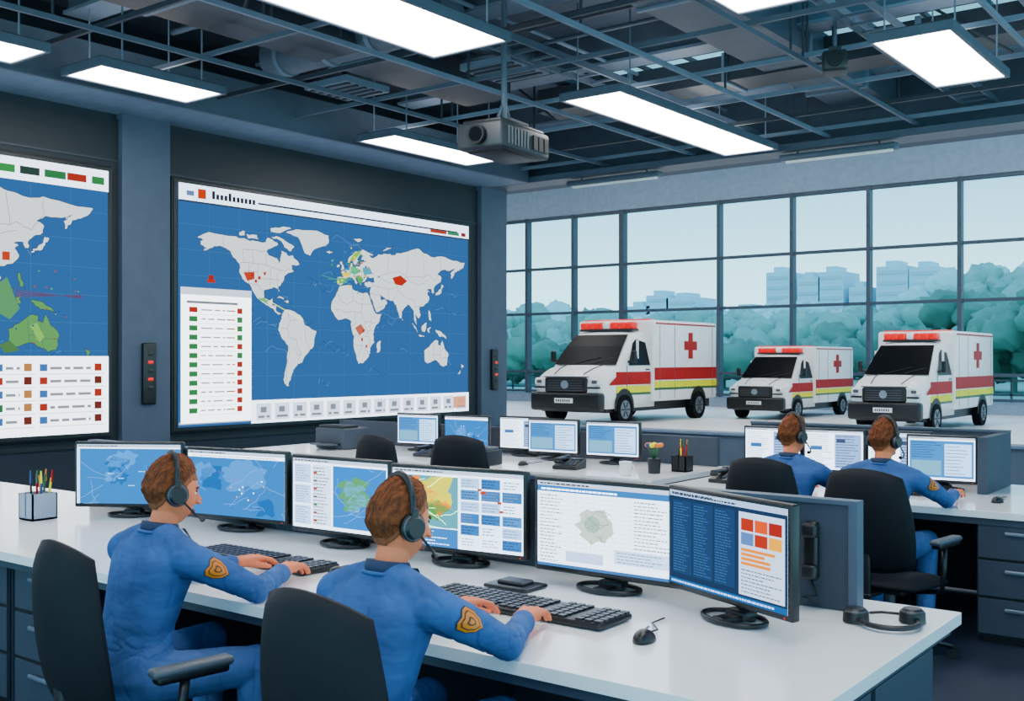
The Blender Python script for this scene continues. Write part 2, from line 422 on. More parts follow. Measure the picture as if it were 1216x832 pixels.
# ------------------------------------------------------------ world map data
LAND = {
 'na': [(-168,66),(-156,71),(-141,70),(-128,70),(-115,68),(-108,68),(-95,68),(-94,72),(-85,69),(-81,67),(-87,64),(-94,61),(-92,57),(-82,55),(-80,51),(-79,55),(-77,60),(-78,62),(-72,61),(-69,58),(-65,59),(-61,56),(-56,52),(-60,50),(-66,50),(-64,46),(-60,46),(-66,44),(-70,43),(-74,40),(-76,35),(-81,31),(-80,26),(-82,29),(-85,30),(-90,29),(-97,27),(-97,22),(-94,18),(-91,19),(-88,21),(-87,17),(-88,15),(-84,15),(-83,10),(-80,9),(-77,8),(-81,7),(-86,11),(-92,14),(-97,16),(-105,20),(-109,25),(-113,31),(-117,33),(-121,35),(-124,40),(-124,47),(-128,51),(-134,57),(-142,60),(-150,60),(-155,58),(-164,54),(-158,58),(-164,60),(-165,63),(-162,64)],
 'gr': [(-73,78),(-60,82),(-35,83),(-20,80),(-20,73),(-25,70),(-38,66),(-43,60),(-50,62),(-53,68),(-58,75)],
 'ba': [(-90,73),(-80,73.5),(-68,69),(-62,66),(-66,62),(-74,65),(-78,70)], 'vi': [(-117,73),(-105,73),(-103,69),(-115,69)],
 'el': [(-90,80),(-75,83),(-65,82),(-78,77),(-90,77)], 'bk': [(-125,74),(-118,75),(-119,71),(-124,71)], 'sv': [(12,80),(25,80),(18,77)],
 'nz': [(52,71),(58,75),(68,77),(56,72)],
 'sa': [(-77,8),(-72,12),(-62,10.5),(-52,5),(-50,0),(-44,-2.5),(-35,-6),(-38,-13),(-40,-21),(-48,-27),(-53,-34),(-58,-35),(-62,-39),(-65,-43),(-66,-48),(-69,-52),(-67,-55),(-72,-53),(-75,-48),(-73,-40),(-71,-30),(-70,-19),(-76,-14),(-81,-6),(-80,0),(-77,4)],
 'af': [(-6,35.5),(10,37),(11,33.5),(20,31),(31,31.3),(34,28),(37,21),(40,15),(43,12),(51,12),(48,5),(41,-2),(39,-7),(41,-15),(35,-20),(35,-25),(31,-30),(26,-34),(19,-35),(16,-28),(12,-18),(13,-10),(9,-1),(9,4),(4,6),(-4,5),(-8,4.5),(-13,9),(-17,14),(-16,21),(-10,29)],
 'eu': [(-9,37),(-9,43),(-2,43.5),(-1,46),(-5,48),(2,51),(8,54),(8,57),(10.5,57.5),(11,54),(20,54.5),(22,57),(24,59),(30,60),(22,61),(25,65),(22,66),(17,61),(19,60),(16,56),(13,56),(11,59),(5,59),(6,62),(14,68),(25,71),(40,67),(33,66),(38,64),(44,66),(46,68),(60,69),(68,69),(73,71),(80,72),(95,76),(104,78),(113,74),(130,71),(140,73),(160,70),(180,69),(178,65),(170,60),(163,58),(162,55),(157,51),(156,57),(163,62),(155,59),(142,59),(135,55),(141,52),(140,47),(132,43),(129,40),(129,35),(126,35),(125,39),(121,39),(118,38),(122,37),(119,34),(122,30),(119,25),(111,21),(108,21),(106,18),(109,13),(105,9),(100,13),(103,2),(98,9),(98,16),(91,22),(86,20),(80,15),(80,10),(77,8),(73,17),(72,21),(67,25),(57,26),(51,29),(48,30),(51,25),(56,26),(59,22),(52,16),(44,13),(39,21),(35,28),(34,31),(36,36),(30,36.5),(27,38),(27,40),(33,42),(41,41.5),(39,46),(34,45),(31,46.5),(28,42),(24,40.5),(22,37),(19,41),(13,45.5),(18,40),(16,38),(12,43),(8,44),(3,43),(0,39),(-5,36)],
 'au': [(114,-22),(122,-18),(130,-12),(136,-12),(136,-16),(140,-17),(142,-11),(146,-19),(153,-26),(150,-37),(144,-38.5),(138,-35),(131,-31.5),(118,-35),(115,-33)],
 'uk': [(-5,50),(1,51.5),(-2,55),(-3,58.5),(-6,57),(-3,54)], 'ie': [(-10,52),(-6,52.5),(-6,55),(-9,54.5)], 'ic': [(-24,65),(-19,66.5),(-14,65),(-19,63.5)],
 'jp': [(131,32),(136,34),(140,35.5),(142,40),(145,43.5),(141,45),(140,40),(136,37),(132,35)],
 'su': [(95,5),(101,1),(106,-5),(103,-4),(98,1)], 'bo': [(109,1),(115,5),(118,6),(117,0),(114,-4),(110,-2)], 'ja': [(105,-6.5),(114,-7.5),(114,-9),(106,-8)],
 'cb': [(119,0),(124,1.5),(122,-1),(123,-5),(120,-4)], 'ng': [(131,-1),(138,-2),(146,-6),(150,-10),(143,-8),(138,-8),(133,-4)],
 'ph': [(120,18),(123,17),(124,12),(126,7),(122,8),(121,13)], 'md': [(44,-16),(50,-13),(48,-24),(44,-25)], 'nn': [(173,-35),(178,-38),(175,-41)], 'ns': [(173,-41),(171,-46),(167,-46)],
 'sl': [(80,9),(82,7),(80.5,6)], 'cu': [(-85,22),(-79,23),(-74,20),(-80,21.5)], 'hp': [(-74,19.5),(-69,19.5),(-69,18),(-74,18)],
}
BORD = [[(-123,49),(-95,49),(-84,46),(-75,45),(-67,47)], [(-141,70),(-141,60),(-132,56)], [(-117,32.5),(-106,31.5),(-97,26)], [(-110,49),(-110,60)], [(-95,49),(-95,60)], [(-120,60),(-95,60)],
 [(-120,49),(-120,60)], [(-104,49),(-104,31)], [(-114,49),(-114,32)], [(-90,47),(-90,30)], [(-120,42),(-104,42)], [(-104,37),(-80,37)], [(-83,42),(-82,31)],
 [(-70,12),(-67,2),(-70,-4),(-78,-4)], [(-60,4),(-67,2)], [(-70,-4),(-70,-11),(-60,-14),(-58,-20),(-54,-26),(-57,-31)], [(-69,-18),(-68,-24),(-70,-35),(-72,-50)], [(-62,-22),(-58,-27),(-54,-26)], [(-50,0),(-48,-15),(-43,-22)],
 [(-8,29),(-5,22),(3,19),(12,23),(10,33)], [(12,23),(24,20),(25,31)], [(24,20),(37,21)], [(24,20),(22,12),(14,13),(3,12),(-5,14),(-12,14)], [(14,13),(15,2),(10,0)], [(22,12),(28,4),(36,4),(42,3)], [(28,4),(30,-6),(31,-9),(24,-11),(13,-8)],
 [(31,-9),(35,-12),(33,-20)], [(24,-11),(23,-18),(13,-17)], [(23,-18),(20,-25),(17,-28)], [(23,-18),(30,-22),(32,-27)], [(36,4),(35,-4),(31,-6)], [(36,12),(36,4)],
 [(-9,42),(-2,43)], [(3,43),(6,46),(8,49),(5,51)], [(8,49),(14,50),(15,54)], [(14,50),(23,50),(24,55)], [(23,50),(35,51),(40,48)], [(14,46),(22,46),(29,46)], [(28,60),(29,69)], [(11,59),(14,65),(20,69)],
 [(50,48),(60,51),(75,54),(87,49),(97,50),(115,50),(120,53),(131,48)], [(50,46),(60,42),(70,42),(80,45),(87,49)], [(87,49),(92,45),(105,42),(120,47)], [(74,38),(80,33),(88,28),(97,28),(101,21),(108,21)],
 [(61,36),(66,37),(74,38)], [(61,36),(61,25)], [(45,38),(48,30)], [(45,38),(53,37),(61,36)], [(35,37),(45,38)], [(70,42),(74,38)], [(66,25),(72,30),(74,36)], [(35,31),(47,29)], [(43,17),(55,20)], [(60,51),(60,68)], [(87,49),(90,72)], [(115,50),(112,73)], [(131,48),(140,60),(140,72)],
 [(129,-15),(129,-32)], [(138,-17),(141,-38)], [(129,-26),(141,-26)], [(141,-29),(153,-29)]]
def worldmap(c, cols={}, land=(208, 212, 214), bw=.006, mu=lambda lon: .5+lon/372, mv=lambda lat: .44+lat*.00523):
    for k, p in LAND.items():
        q = [(mu(a), mv(d)) for a, d in p]
        q2 = []
        for i in range(len(q)):
            a, d = q[i], q[(i+1) % len(q)]; q2.append(a)
            L = math.hypot(a[0]-d[0], a[1]-d[1])
            if L > .012:
                for t in (.33, .66): q2.append((a[0]*(1-t)+d[0]*t+R.uniform(-.0022, .0022), a[1]*(1-t)+d[1]*t+R.uniform(-.004, .004)))
        c.upoly(q2, cols.get(k, land), 3)
        for i in range(len(q2)): c.line(q2[i], q2[(i+1) % len(q2)], bw*.9, (74, 94, 122), 4)
    for l in BORD:
        q = []
        for i in range(len(l)-1):
            for s in range(4):
                t = s/4; a = l[i][0]*(1-t)+l[i+1][0]*t; d = l[i][1]*(1-t)+l[i+1][1]*t
                q.append((mu(a)+R.uniform(-.002, .002), mv(d)+R.uniform(-.003, .003)))
        q.append((mu(l[-1][0]), mv(l[-1][1])))
        for i in range(len(q)-1): c.line(q[i], q[i+1], bw*.7, (100, 116, 138), 4)

W = 4.67; H = 2.53; st = .0025
def wall_display(y0, left):
    b = MB()
    b.box(0, .07, y0-.06, y0+W+.06, .84, 3.49, black2)
    b.box(.07, .085, y0-.045, y0+W+.045, .855, 3.475, black)
    fr = b.obj('wall_display', (XW+.03, 0, 0), bevel=.008)
    c = Canvas(W, H, st, .85)
    c.rect(0, 0, 1, 1, (74, 124, 182), 0)
    mu = lambda lon: .5+lon/372; mv = lambda lat: .44+lat*.00523
    for i in range(1, 12): c.line((i/12, .1), (i/12, .93), .003, (96, 144, 194), 1)
    for i in range(1, 8): c.line((0, .1+i*.105), (1, .1+i*.105), .003, (96, 144, 194), 1)
    for i in range(34):
        a = (R.uniform(.02, .9), R.uniform(.15, .85)); k = R.uniform(.03, .12); prev = a
        for s in range(1, 7):
            q = (a[0]+k*s/6, a[1]+.02*math.sin(s)+R.uniform(-.01, .01)); c.line(prev, q, .004, R.choice(((116, 164, 208), (50, 90, 144))), 2); prev = q
    if not left:
        worldmap(c)
        for pts, col in (([(66, 47), (78, 50), (88, 45), (80, 40), (70, 41)], (214, 60, 48)), ([(-8, 37), (-8, 43), (3, 43), (0, 39)], (110, 196, 120)), ([(-4, 48), (8, 49), (6, 44), (-1, 44)], (226, 214, 90)),
                         ([(8, 54), (15, 54), (22, 50), (14, 47), (8, 48)], (110, 200, 150)), ([(7, 60), (14, 67), (24, 70), (18, 64), (12, 59)], (150, 205, 90)), ([(-120, 41), (-108, 42), (-108, 36), (-116, 34)], (212, 88, 60)),
                         ([(24, 54), (34, 55), (38, 49), (26, 47)], (96, 180, 200)), ([(14, -2), (22, 2), (28, -4), (20, -9)], (206, 120, 100)), ([(0, 52), (8, 54), (4, 50)], (60, 150, 200)), ([(-105, 20), (-97, 17), (-92, 15), (-97, 21)], (120, 200, 130)),
                         ([(15, 45), (20, 47), (26, 43), (21, 38)], (88, 190, 110))):
            c.upoly([(mu(a), mv(d)) for a, d in pts], col, 5)
        for i in range(70):
            u, v = mu(R.gauss(12, 13)), mv(R.gauss(50, 8)); s = R.uniform(.002, .007)
            c.rect(u, v, u+s, v+s*1.6, R.choice(((70, 180, 90), (230, 220, 80), (90, 200, 190), (240, 160, 60), (60, 160, 200))), 6)
        for (lo, la) in ((-112, 38), (-104, 36), (-98, 40), (-108, 33), (22, -14), (28, -20), (24, -6)):
            u, v = mu(lo), mv(la); c.rect(u, v, u+.007, v+.014, (214, 64, 52), 6)
        u, v = .075, .6; c.rect(u, v, u+.022, v+.012, (214, 64, 52), 6); c.rect(u+.004, v+.012, u+.018, v+.03, (200, 60, 52), 6)
        for k in range(30):
            c.line((mu(-96)+.004*k, mv(20)-.003*k), (mu(-96)+.004*k+.003, mv(20)-.003*k-.002), .006, (240, 240, 160), 6)
        for k in range(4): c.line((mu(-30+k*8), mv(44-k*3)), (mu(8+k*4), mv(38+k*4)), .004, (90, 200, 150), 6)
        c.rect(0, .93, 1, 1, (226, 232, 238), 5); c.rect(0, .925, 1, .932, (60, 78, 104), 6); c.rect(.22, .955, .95, .963, (60, 72, 96), 6)
        c.rect(.02, .952, .04, .972, (120, 150, 190), 6); c.rect(.05, .945, .072, .985, (220, 84, 50), 6)
        for i in range(11): c.rect(.088+i*.0115, .95, .096+i*.0115, .972+(.012 if i in (0, 4) else 0), (50, 56, 68), 7)
        c.rect(.83, .94, .9, .956, (200, 80, 60), 7); c.rect(.905, .94, .955, .957, (70, 160, 120), 7); c.rect(.965, .94, .985, .96, (180, 60, 60), 7)
        c.rect(.005, .015, .2, .575, (238, 240, 242), 6); c.rect(.005, .545, .2, .575, (206, 212, 220), 7); c.rect(.0, .01, .205, .02, (180, 190, 200), 5)
        c.rect(.02, .51, .16, .52, (140, 150, 160), 7)
        for i in range(12):
            v = .485-i*.038
            c.rect(.026, v-.012, .048, v+.01, (60, 160, 90) if i else (206, 70, 54), 8); c.text(.058, .125, v-.004, .006, (170, 178, 186), 8)
            c.rect(.158, v-.012, .173, v+.012, R.choice(((206, 70, 54), (206, 70, 54), (70, 160, 90))), 8); c.text(.128, .152, v-.004, .006, (200, 140, 90), 8)
            c.rect(.05, v-.021, .17, v-.019, (214, 218, 222), 7)
        c.rect(.2, .0, 1, .1, (232, 236, 240), 5)
        for i in range(14):
            u = .215+i*.056; c.rect(u, .012, u+.045, .085, (214, 220, 228), 6); c.rect(u+.012, .045, u+.03, .07, (150, 160, 172), 7); c.text(u+.005, u+.04, .022, .01, (150, 158, 168), 7)
        c.rect(.93, .02, .985, .08, (222, 178, 150), 7)
    else:
        g1 = (112, 178, 110)
        worldmap(c, {'au': g1, 'ng': g1, 'bo': g1, 'ph': g1, 'su': g1, 'cb': g1, 'ja': g1, 'nn': g1, 'ns': g1}, mu=lambda lon: .965+(lon-180)/372, mv=lambda lat: .5+lat*.0051)
        for pts, col in (([(.77, .55), (.785, .57), (.8, .5), (.81, .46), (.79, .42), (.77, .44)], (104, 172, 120)),
                         ([(.83, .4), (.845, .41), (.86, .36), (.85, .34)], (150, 200, 110)), ([(.77, .33), (.79, .345), (.81, .31), (.78, .3)], (96, 150, 90))):
            c.upoly(pts, col, 5)
        for i in range(26):
            u = R.uniform(.77, .94); v = R.uniform(.32, .6); s = R.uniform(.002, .005)
            c.rect(u, v, u+s, v+s*1.4, R.choice(((196, 90, 70), (120, 190, 110), (60, 120, 160))), 6)
        for i in range(8): c.line((.8, .5+i*.004), (.94, .52-i*.002), .004, (120, 90, 140), 5)
        c.rect(.775, .63, .79, .66, (214, 90, 60), 6)
        c.rect(0, .92, 1, 1, (230, 234, 238), 5); c.rect(.86, .944, .905, .972, (60, 150, 90), 6); c.rect(.908, .944, .95, .972, (200, 66, 54), 6); c.rect(.76, .944, .8, .972, (70, 170, 90), 6); c.rect(.81, .944, .85, .972, (54, 90, 80), 6)
        c.rect(.962, .944, .99, .972, (60, 160, 90), 6)
        c.rect(0, 0, 1, .29, (236, 238, 240), 5)
        for (u0, u1) in ((.76, .84), (.85, .99)):
            for j in range(5):
                v = .235-j*.048; c.rect(u0, v, u0+.016, v+.026, R.choice(((206, 70, 54), (90, 140, 200), (60, 150, 90))), 6); c.text(u0+.022, u1-.03, v+.006, .010, (160, 166, 174), 6)
                c.rect(u1-.022, v, u1-.006, v+.028, R.choice(((206, 70, 54), (150, 60, 50), (200, 150, 90))), 6); c.rect(u0, v-.012, u1, v-.009, (214, 218, 222), 6)
    c.obj('display_picture', fr, (.09, y0+W/2, .9+H/2), rad(90))
wall_display(6.73, False); wall_display(6.73-.8-W, True)
for y, s in ((6.38, 1), (11.98, .93)):
    b = MB(); b.rbox((0, 0, 0), (.06, .15*s, .62*s), .02, black)
    for i in range(5): b.rbox((.03, 0, .2*s-i*.085), (.02, .06, .035), .008, redlamp if i in (1, 3) else black2)
    b.obj('wall_intercom', (XW+.131, y, 1.46))

# ------------------------------------------------------------ desks
def pedestal(b, x0, x1, yf, yb, n=3, ztop=.70):
    b.box(x0, x1, yf+.02, yb, .04, ztop, desk_g); b.box(x0+.02, x1-.02, yf+.05, yb-.02, 0, .05, black2)
    b.box(x0+.004, x1-.004, yf+.012, yf+.02, .045, ztop-.004, black2)
    hh = (ztop-.06)/n
    for i in range(n):
        z0 = .05+i*hh
        b.box(x0+.012, x1-.012, yf, yf+.025, z0+.008, z0+hh-.008, desk_g)
        b.rbox(((x0+x1)/2, yf-.018, z0+hh*.72), ((x1-x0)*.4, .016, .02), .006, handle)
        b.box((x0+x1)/2-(x1-x0)*.17, (x0+x1)/2-(x1-x0)*.15, yf-.015, yf, z0+hh*.7, z0+hh*.74, handle)
        b.box((x0+x1)/2+(x1-x0)*.15, (x0+x1)/2+(x1-x0)*.17, yf-.015, yf, z0+hh*.7, z0+hh*.74, handle)
b = MB()
b.box(-7.6, -1.0, 2.42, 3.8, .71, .75, white_top)
b.box(-7.58, -1.03, 2.44, 3.78, .675, .71, desk_g)
b.box(-1.12, -1.08, 2.5, 3.74, 0, .68, desk_g); b.box(-1.08, -1.065, 2.56, 3.1, .05, .64, desk_g); b.box(-1.08, -1.065, 3.14, 3.7, .05, .64, desk_g)
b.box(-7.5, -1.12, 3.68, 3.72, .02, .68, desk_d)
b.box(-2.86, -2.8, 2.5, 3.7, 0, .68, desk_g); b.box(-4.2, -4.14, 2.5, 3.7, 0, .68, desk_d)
pedestal(b, -4.75, -4.2, 2.5, 3.6); pedestal(b, -5.35, -4.8, 2.5, 3.6); pedestal(b, -5.95, -5.4, 2.5, 3.6); pedestal(b, -6.6, -6.05, 2.5, 3.6)
pedestal(b, -1.66, -1.14, 2.6, 3.6)
b.obj('control_desk', bevel=.004)
b = MB(); b.box(-5.9, -1.3, 3.57, 3.61, .752, 1.11, part_m); b.box(-5.9, -1.3, 3.56, 3.62, 1.11, 1.125, steel); b.box(-1.3, -1.27, 3.56, 3.62, .752, 1.125, steel)
for x in (-2.6, -4.2): b.box(x-.01, x+.01, 3.565, 3.615, .752, 1.11, steel)
b.obj('desk_partition')
b = MB()
b.box(-8.3, -3.82, 6.62, 7.85, .71, .75, white_top); b.box(-8.28, -3.84, 6.64, 7.83, .67, .71, desk_g)
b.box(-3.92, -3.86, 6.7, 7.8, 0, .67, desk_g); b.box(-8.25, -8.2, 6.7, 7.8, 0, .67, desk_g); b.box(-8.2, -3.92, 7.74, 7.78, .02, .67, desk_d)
pedestal(b, -4.45, -3.94, 6.68, 7.7); pedestal(b, -7.7, -7.2, 6.68, 7.7)
b.obj('control_desk', bevel=.004)
b = MB(); b.box(-8.2, -3.9, 7.78, 7.83, .752, .98, part_m); b.obj('desk_partition')
b = MB()
b.box(-3.62, .9, 6.42, 7.9, .71, .75, white_top); b.box(-3.6, .88, 6.44, 7.88, .67, .71, desk_g)
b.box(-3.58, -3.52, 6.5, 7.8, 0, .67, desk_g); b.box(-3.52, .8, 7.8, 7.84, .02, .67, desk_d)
pedestal(b, -1.62, -1.1, 6.45, 7.6, 3); pedestal(b, -1.06, -.5, 6.45, 7.6, 3); pedestal(b, -.46, .1, 6.45, 7.6, 3)
b.obj('control_desk', bevel=.004)
b = MB(); b.box(-3.6, -1.74, 7.76, 7.82, .752, 1.11, part_m); b.box(-1.8, -1.74, 7.2, 7.76, .752, 1.11, part_m); b.box(-3.6, -1.74, 7.75, 7.83, 1.11, 1.125, steel); b.obj('desk_partition')

# ------------------------------------------------------------ monitors
def ui_map(c, bg, land, n=6, u0=0, v0=0, u1=1, v1=.9, lines=(176, 210, 236)):
    c.rect(u0, v0, u1, v1, bg, 1)
    for i in range(n):
        cu, cv = R.uniform(u0+.12, u1-.12), R.uniform(v0+.15, v1-.15); s = R.uniform(.05, .11); ph = R.random()*9
        pts = []
        for k in range(18):
            t = k*2*math.pi/18; rr = s*(1+.9*noise.noise(Vector((math.cos(t)*2.2, math.sin(t)*2.2, ph))))
            pts.append((min(u1, max(u0, cu+rr*math.cos(t)*1.2)), min(v1, max(v0, cv+rr*math.sin(t)*1.5))))
        c.upoly(pts, R.choice(land), 2)
    for i in range(12):
        p = (R.uniform(u0, u1), R.uniform(v0, v1)); dx, dy = R.uniform(-.05, .05), R.uniform(-.06, .06)
        for k in range(7):
            q = (min(u1, max(u0, p[0]+dx+R.uniform(-.015, .015))), min(v1, max(v0, p[1]+dy+R.uniform(-.02, .02))))
            c.line(p, q, .0011, lines, 3); p = q
def make_ui(c, kind):
    G = (160, 170, 182); c.rect(0, 0, 1, 1, (232, 237, 242), 0)
    c.rect(0, .95, 1, 1, (206, 214, 224), 1); c.text(.02, .4, .965, .018, (90, 100, 120), 3)
    if kind == 0:
        ui_map(c, (88, 162, 216), [(116, 184, 228), (72, 144, 206)], 6, 0, 0, 1, .93)
        c.rect(.0, .0, .03, .93, (214, 228, 238), 4)
        for i in range(5): c.text(.3+i*.1, .36+i*.1, .5+R.uniform(-.2, .2), .012, (206, 226, 240), 4)
    elif kind == 1:
        ui_map(c, (86, 160, 216), [(112, 180, 226), (70, 140, 204)], 7, 0, 0, 1, .9)
        c.rect(0, .9, 1, .95, (236, 240, 244), 2); c.text(.05, .9, .915, .014, G, 3)
        for i in range(14): u, v = R.uniform(.3, .8), R.uniform(.2, .7); c.rect(u, v, u+.012, v+.016, R.choice(((220, 90, 60), (240, 210, 90), (240, 244, 248))), 5)
    elif kind == 2:
        for j in range(3): c.rect(.02, .05+j*.3, .2, .32+j*.3, (206, 222, 238), 1); c.rows(.03, .06+j*.3, .19, .31+j*.3, 7, G, 3)
        c.rect(.22, .05, .42, .92, (220, 228, 236), 1); c.rows(.23, .06, .41, .9, 18, (120, 132, 150), 3)
        for j in range(7): c.rect(.23, .1+j*.115, .27, .13+j*.115, R.choice(((70, 140, 200), (210, 100, 60), (90, 170, 110))), 4)
        ui_map(c, (86, 166, 222), [(130, 194, 216), (110, 186, 140)], 5, .44, .05, .99, .92)
    elif kind == 3:
        ui_map(c, (120, 190, 200), [(226, 222, 110), (110, 186, 110), (240, 170, 84), (200, 216, 130)], 16, .0, .25, .52, .92, (240, 250, 240))
        c.rect(0, 0, .52, .24, (96, 164, 216), 1); c.rows(.02, .02, .5, .22, 5, (226, 236, 244), 3)
        for i in range(3):
            for j in range(6):
                c.rect(.54+i*.155, .04+j*.15, .54+i*.155+.14, .04+j*.15+.13, R.choice(((90, 158, 214), (196, 218, 236), (228, 236, 242), (116, 176, 220), (90, 158, 214))), 1)
                c.rows(.55+i*.155, .05+j*.15, .67+i*.155, .16+j*.15, 3, R.choice((G, (90, 110, 140))), 3)
        for i in range(5): u = R.uniform(.6, .95); v = R.uniform(.5, .85); c.rect(u, v, u+.03, v+.03, (222, 100, 60), 4)
    elif kind == 4:
        c.rect(0, .88, 1, .95, (90, 160, 212), 1); c.text(.03, .6, .9, .02, (236, 242, 248), 3)
        for i in range(16): c.line((.0, .05+i*.052), (1, .05+i*.052), .0008, (200, 208, 216), 2)
        for i in range(8): c.line((.04+i*.13, .03), (.04+i*.13, .88), .0008, (200, 208, 216), 2)
        c.rows(.02, .05, .2, .86, 20, G, 3); c.rows(.72, .3, .98, .86, 14, G, 3)
        c.upoly([(.44+.13*math.cos(k*.35)*(1+.2*math.sin(3*k)), .52+.2*math.sin(k*.35)*(1+.15*math.cos(2*k))) for k in range(18)], (206, 214, 210), 3)
        c.upoly([(.42+.06*math.cos(k*.6), .54+.1*math.sin(k*.6)) for k in range(10)], (180, 204, 198), 4)
        for i in range(22):
            p = (.34+R.uniform(0, .24), .34+R.uniform(0, .36)); c.line(p, (p[0]+R.uniform(-.1, .1), p[1]+R.uniform(-.12, .12)), .0012, R.choice(((120, 140, 170), (190, 110, 90))), 5)
        c.rect(.58, .12, .96, .28, (212, 224, 236), 3); c.rows(.6, .13, .94, .27, 4, G, 4); c.rect(.22, .08, .5, .2, (206, 218, 232), 3); c.rect(0, 0, 1, .035, (96, 150, 200), 3)
    elif kind == 5:
        c.rect(0, 0, 1, 1, (44, 78, 124), 1); c.rect(0, .94, 1, 1, (190, 206, 224), 2); c.text(.03, .6, .955, .016, (60, 80, 110), 4)
        for i in range(3):
            c.rect(.03+i*.19, .12, .03+i*.19+.175, .9, (54, 94, 146), 2); c.rows(.04+i*.19, .14, .19+i*.19, .88, 26, (92, 140, 186), 4)
        c.rect(.62, .08, .98, .9, (206, 216, 228), 2); c.rows(.64, .1, .96, .35, 7, (120, 134, 154), 4)
        for i, col in enumerate(((214, 80, 60), (236, 120, 70), (206, 66, 60), (120, 160, 206), (214, 80, 60), (236, 196, 84))):
            c.rect(.64+(i % 3)*.11, .72-(i//3)*.14, .74+(i % 3)*.11, .84-(i//3)*.14, col, 4)
        for i in range(4): c.rect(.64, .38+i*.045, .8+R.uniform(0, .14), .41+i*.045, (236, 176, 70), 4)
        c.rect(0, 0, 1, .06, (70, 130, 190), 3); c.text(.02, .9, .02, .02, (200, 220, 240), 4)
    elif kind == 6:
        c.rect(.02, .05, .98, .92, (106, 172, 218), 1); c.rows(.05, .5, .5, .9, 7, (70, 120, 170), 3); c.rect(.55, .1, .95, .85, (206, 224, 238), 2); c.rows(.57, .12, .93, .83, 9, G, 3)
        c.rect(.05, .1, .5, .45, (150, 196, 214), 3)
    elif kind == 7:
        c.rows(.04, .04, .48, .92, 16, G, 3); c.rect(.52, .04, .97, .92, (176, 200, 226), 2); c.rows(.54, .06, .95, .9, 12, (90, 104, 130), 3); c.rect(.1, .5, .3, .6, (90, 150, 205), 4); c.rect(.55, .7, .7, .8, (90, 110, 150), 4)
def monitor(x, y, phi, kind, z=.75, w=.61, h=.355, lift=.05):
    b = MB(); zc = lift+h/2
    b.rbox((0, 0, zc), (w, .035, h), .008, black, 2); b.rbox((0, .03, zc), (w*.7, .05, h*.7), .02, black2)
    b.box(-w/2+.014, w/2-.014, -.019, -.017, zc-h/2+.02, zc+h/2-.014, black2)
    b.rbox((0, .07, lift*.5+.06), (.07, .03, lift+.14), .01, black2)
    n = 28
    ring = [(.125*math.cos(2*math.pi*i/n), .02+.08*math.sin(2*math.pi*i/n), .01) for i in range(n)]
    b.tube(ring, .009, black, 8, closed=True)
    b.rbox((0, .025, .012), (.06, .15, .016), .006, black)
    b.rbox((0, .05, .02), (.1, .06, .03), .01, black2)
    b.cyl((w/2-.03, -.0185, zc-h/2+.01), (w/2-.03, -.0195, zc-h/2+.01), .003, redlamp, n=8)
    m = b.obj('computer_monitor', (x, y, z+.002), phi)
    c = Canvas(w-.03, h-.036, .0004, .88); make_ui(c, kind)
    c.obj('screen_picture', m, (0, -.0195, zc+.003))
    return m
monitor(-5.19, 3.38, rad(32), 0); monitor(-4.34, 3.43, rad(9), 1, w=.66); monitor(-3.59, 3.42, rad(2), 2, w=.62); monitor(-2.88, 3.4, rad(6), 3, w=.68)
monitor(-2.12, 3.34, rad(0), 4, w=.62); monitor(-1.56, 3.2, rad(-24), 5, w=.61, lift=.06)
for x, y, k in ((-6.79, 7.45, 6), (-6.2, 7.45, 1), (-5.68, 7.6, 7), (-5.25, 7.45, 6), (-4.66, 7.45, 6)): monitor(x, y, rad(4), k, w=.5, h=.3)
for x, y, k in ((-3.28, 7.45, 7), (-2.82, 7.45, 7), (-2.38, 7.5, 7), (-2.03, 7.25, 6)): monitor(x, y, rad(4), k, w=.44, h=.31)

# ------------------------------------------------------------ keyboards, mice, small things
def keyboard(x, y, w=.76, d=.2, rz=0, z=.752):
    b = MB()
    b.rbox((0, 0, .012), (w, d, .022), .008, black, 2)
    nx = int(w/.034); ny = 6
    for j in range(ny):
        for i in range(nx):
            if i in (int(nx*.66), int(nx*.82)): continue
            if j == 0 and 4 < i < 10: continue
            cx = -w/2+.022+i*(w-.04)/(nx-1)*1.0; cy = -d/2+.022+j*(d-.044)/(ny-1)
            b.box(cx-.0125, cx+.0125, cy-.0115, cy+.0115, .022, .03, keym)
    b.box(-w/2+.18, -w/2+.33, -d/2+.011, -d/2+.033, .022, .03, keym)
    b.obj('computer_keyboard', (x, y, z), rz)
keyboard(-2.2, 2.93); keyboard(-3.58, 2.95, .74); keyboard(-2.25, 6.95, .45, .16); keyboard(-5.9, 6.95, .45, .16)
def mouse(x, y, rz=0):
    b = MB()
    def fn(v, n): return Vector((v.x, v.y, max(v.z, 0)*(1+.25*(-n.y))))
    b.ell((0, 0, 0), (.034, .058, .036), black, fn=fn); b.box(-.002, .002, .01, .05, .028, .034, greyp)
    b.tube([(0, .055, .012), (.01, .12, .006), (-.03, .2, .005), (-.01, .28, .005)], .003, black)
    b.obj('computer_mouse', (x, y, .752), rz)
mouse(-1.66, 2.83, rad(15)); mouse(-3.12, 2.96); mouse(-1.6, 6.85); mouse(-5.2, 6.95)
b = MB(); b.rbox((0, 0, .008), (.2, .14, .014), .006, black); b.rbox((0, 0, .02), (.12, .08, .02), .01, black2); b.obj('desk_puck_speaker', (-2.43, 3.2, .752))

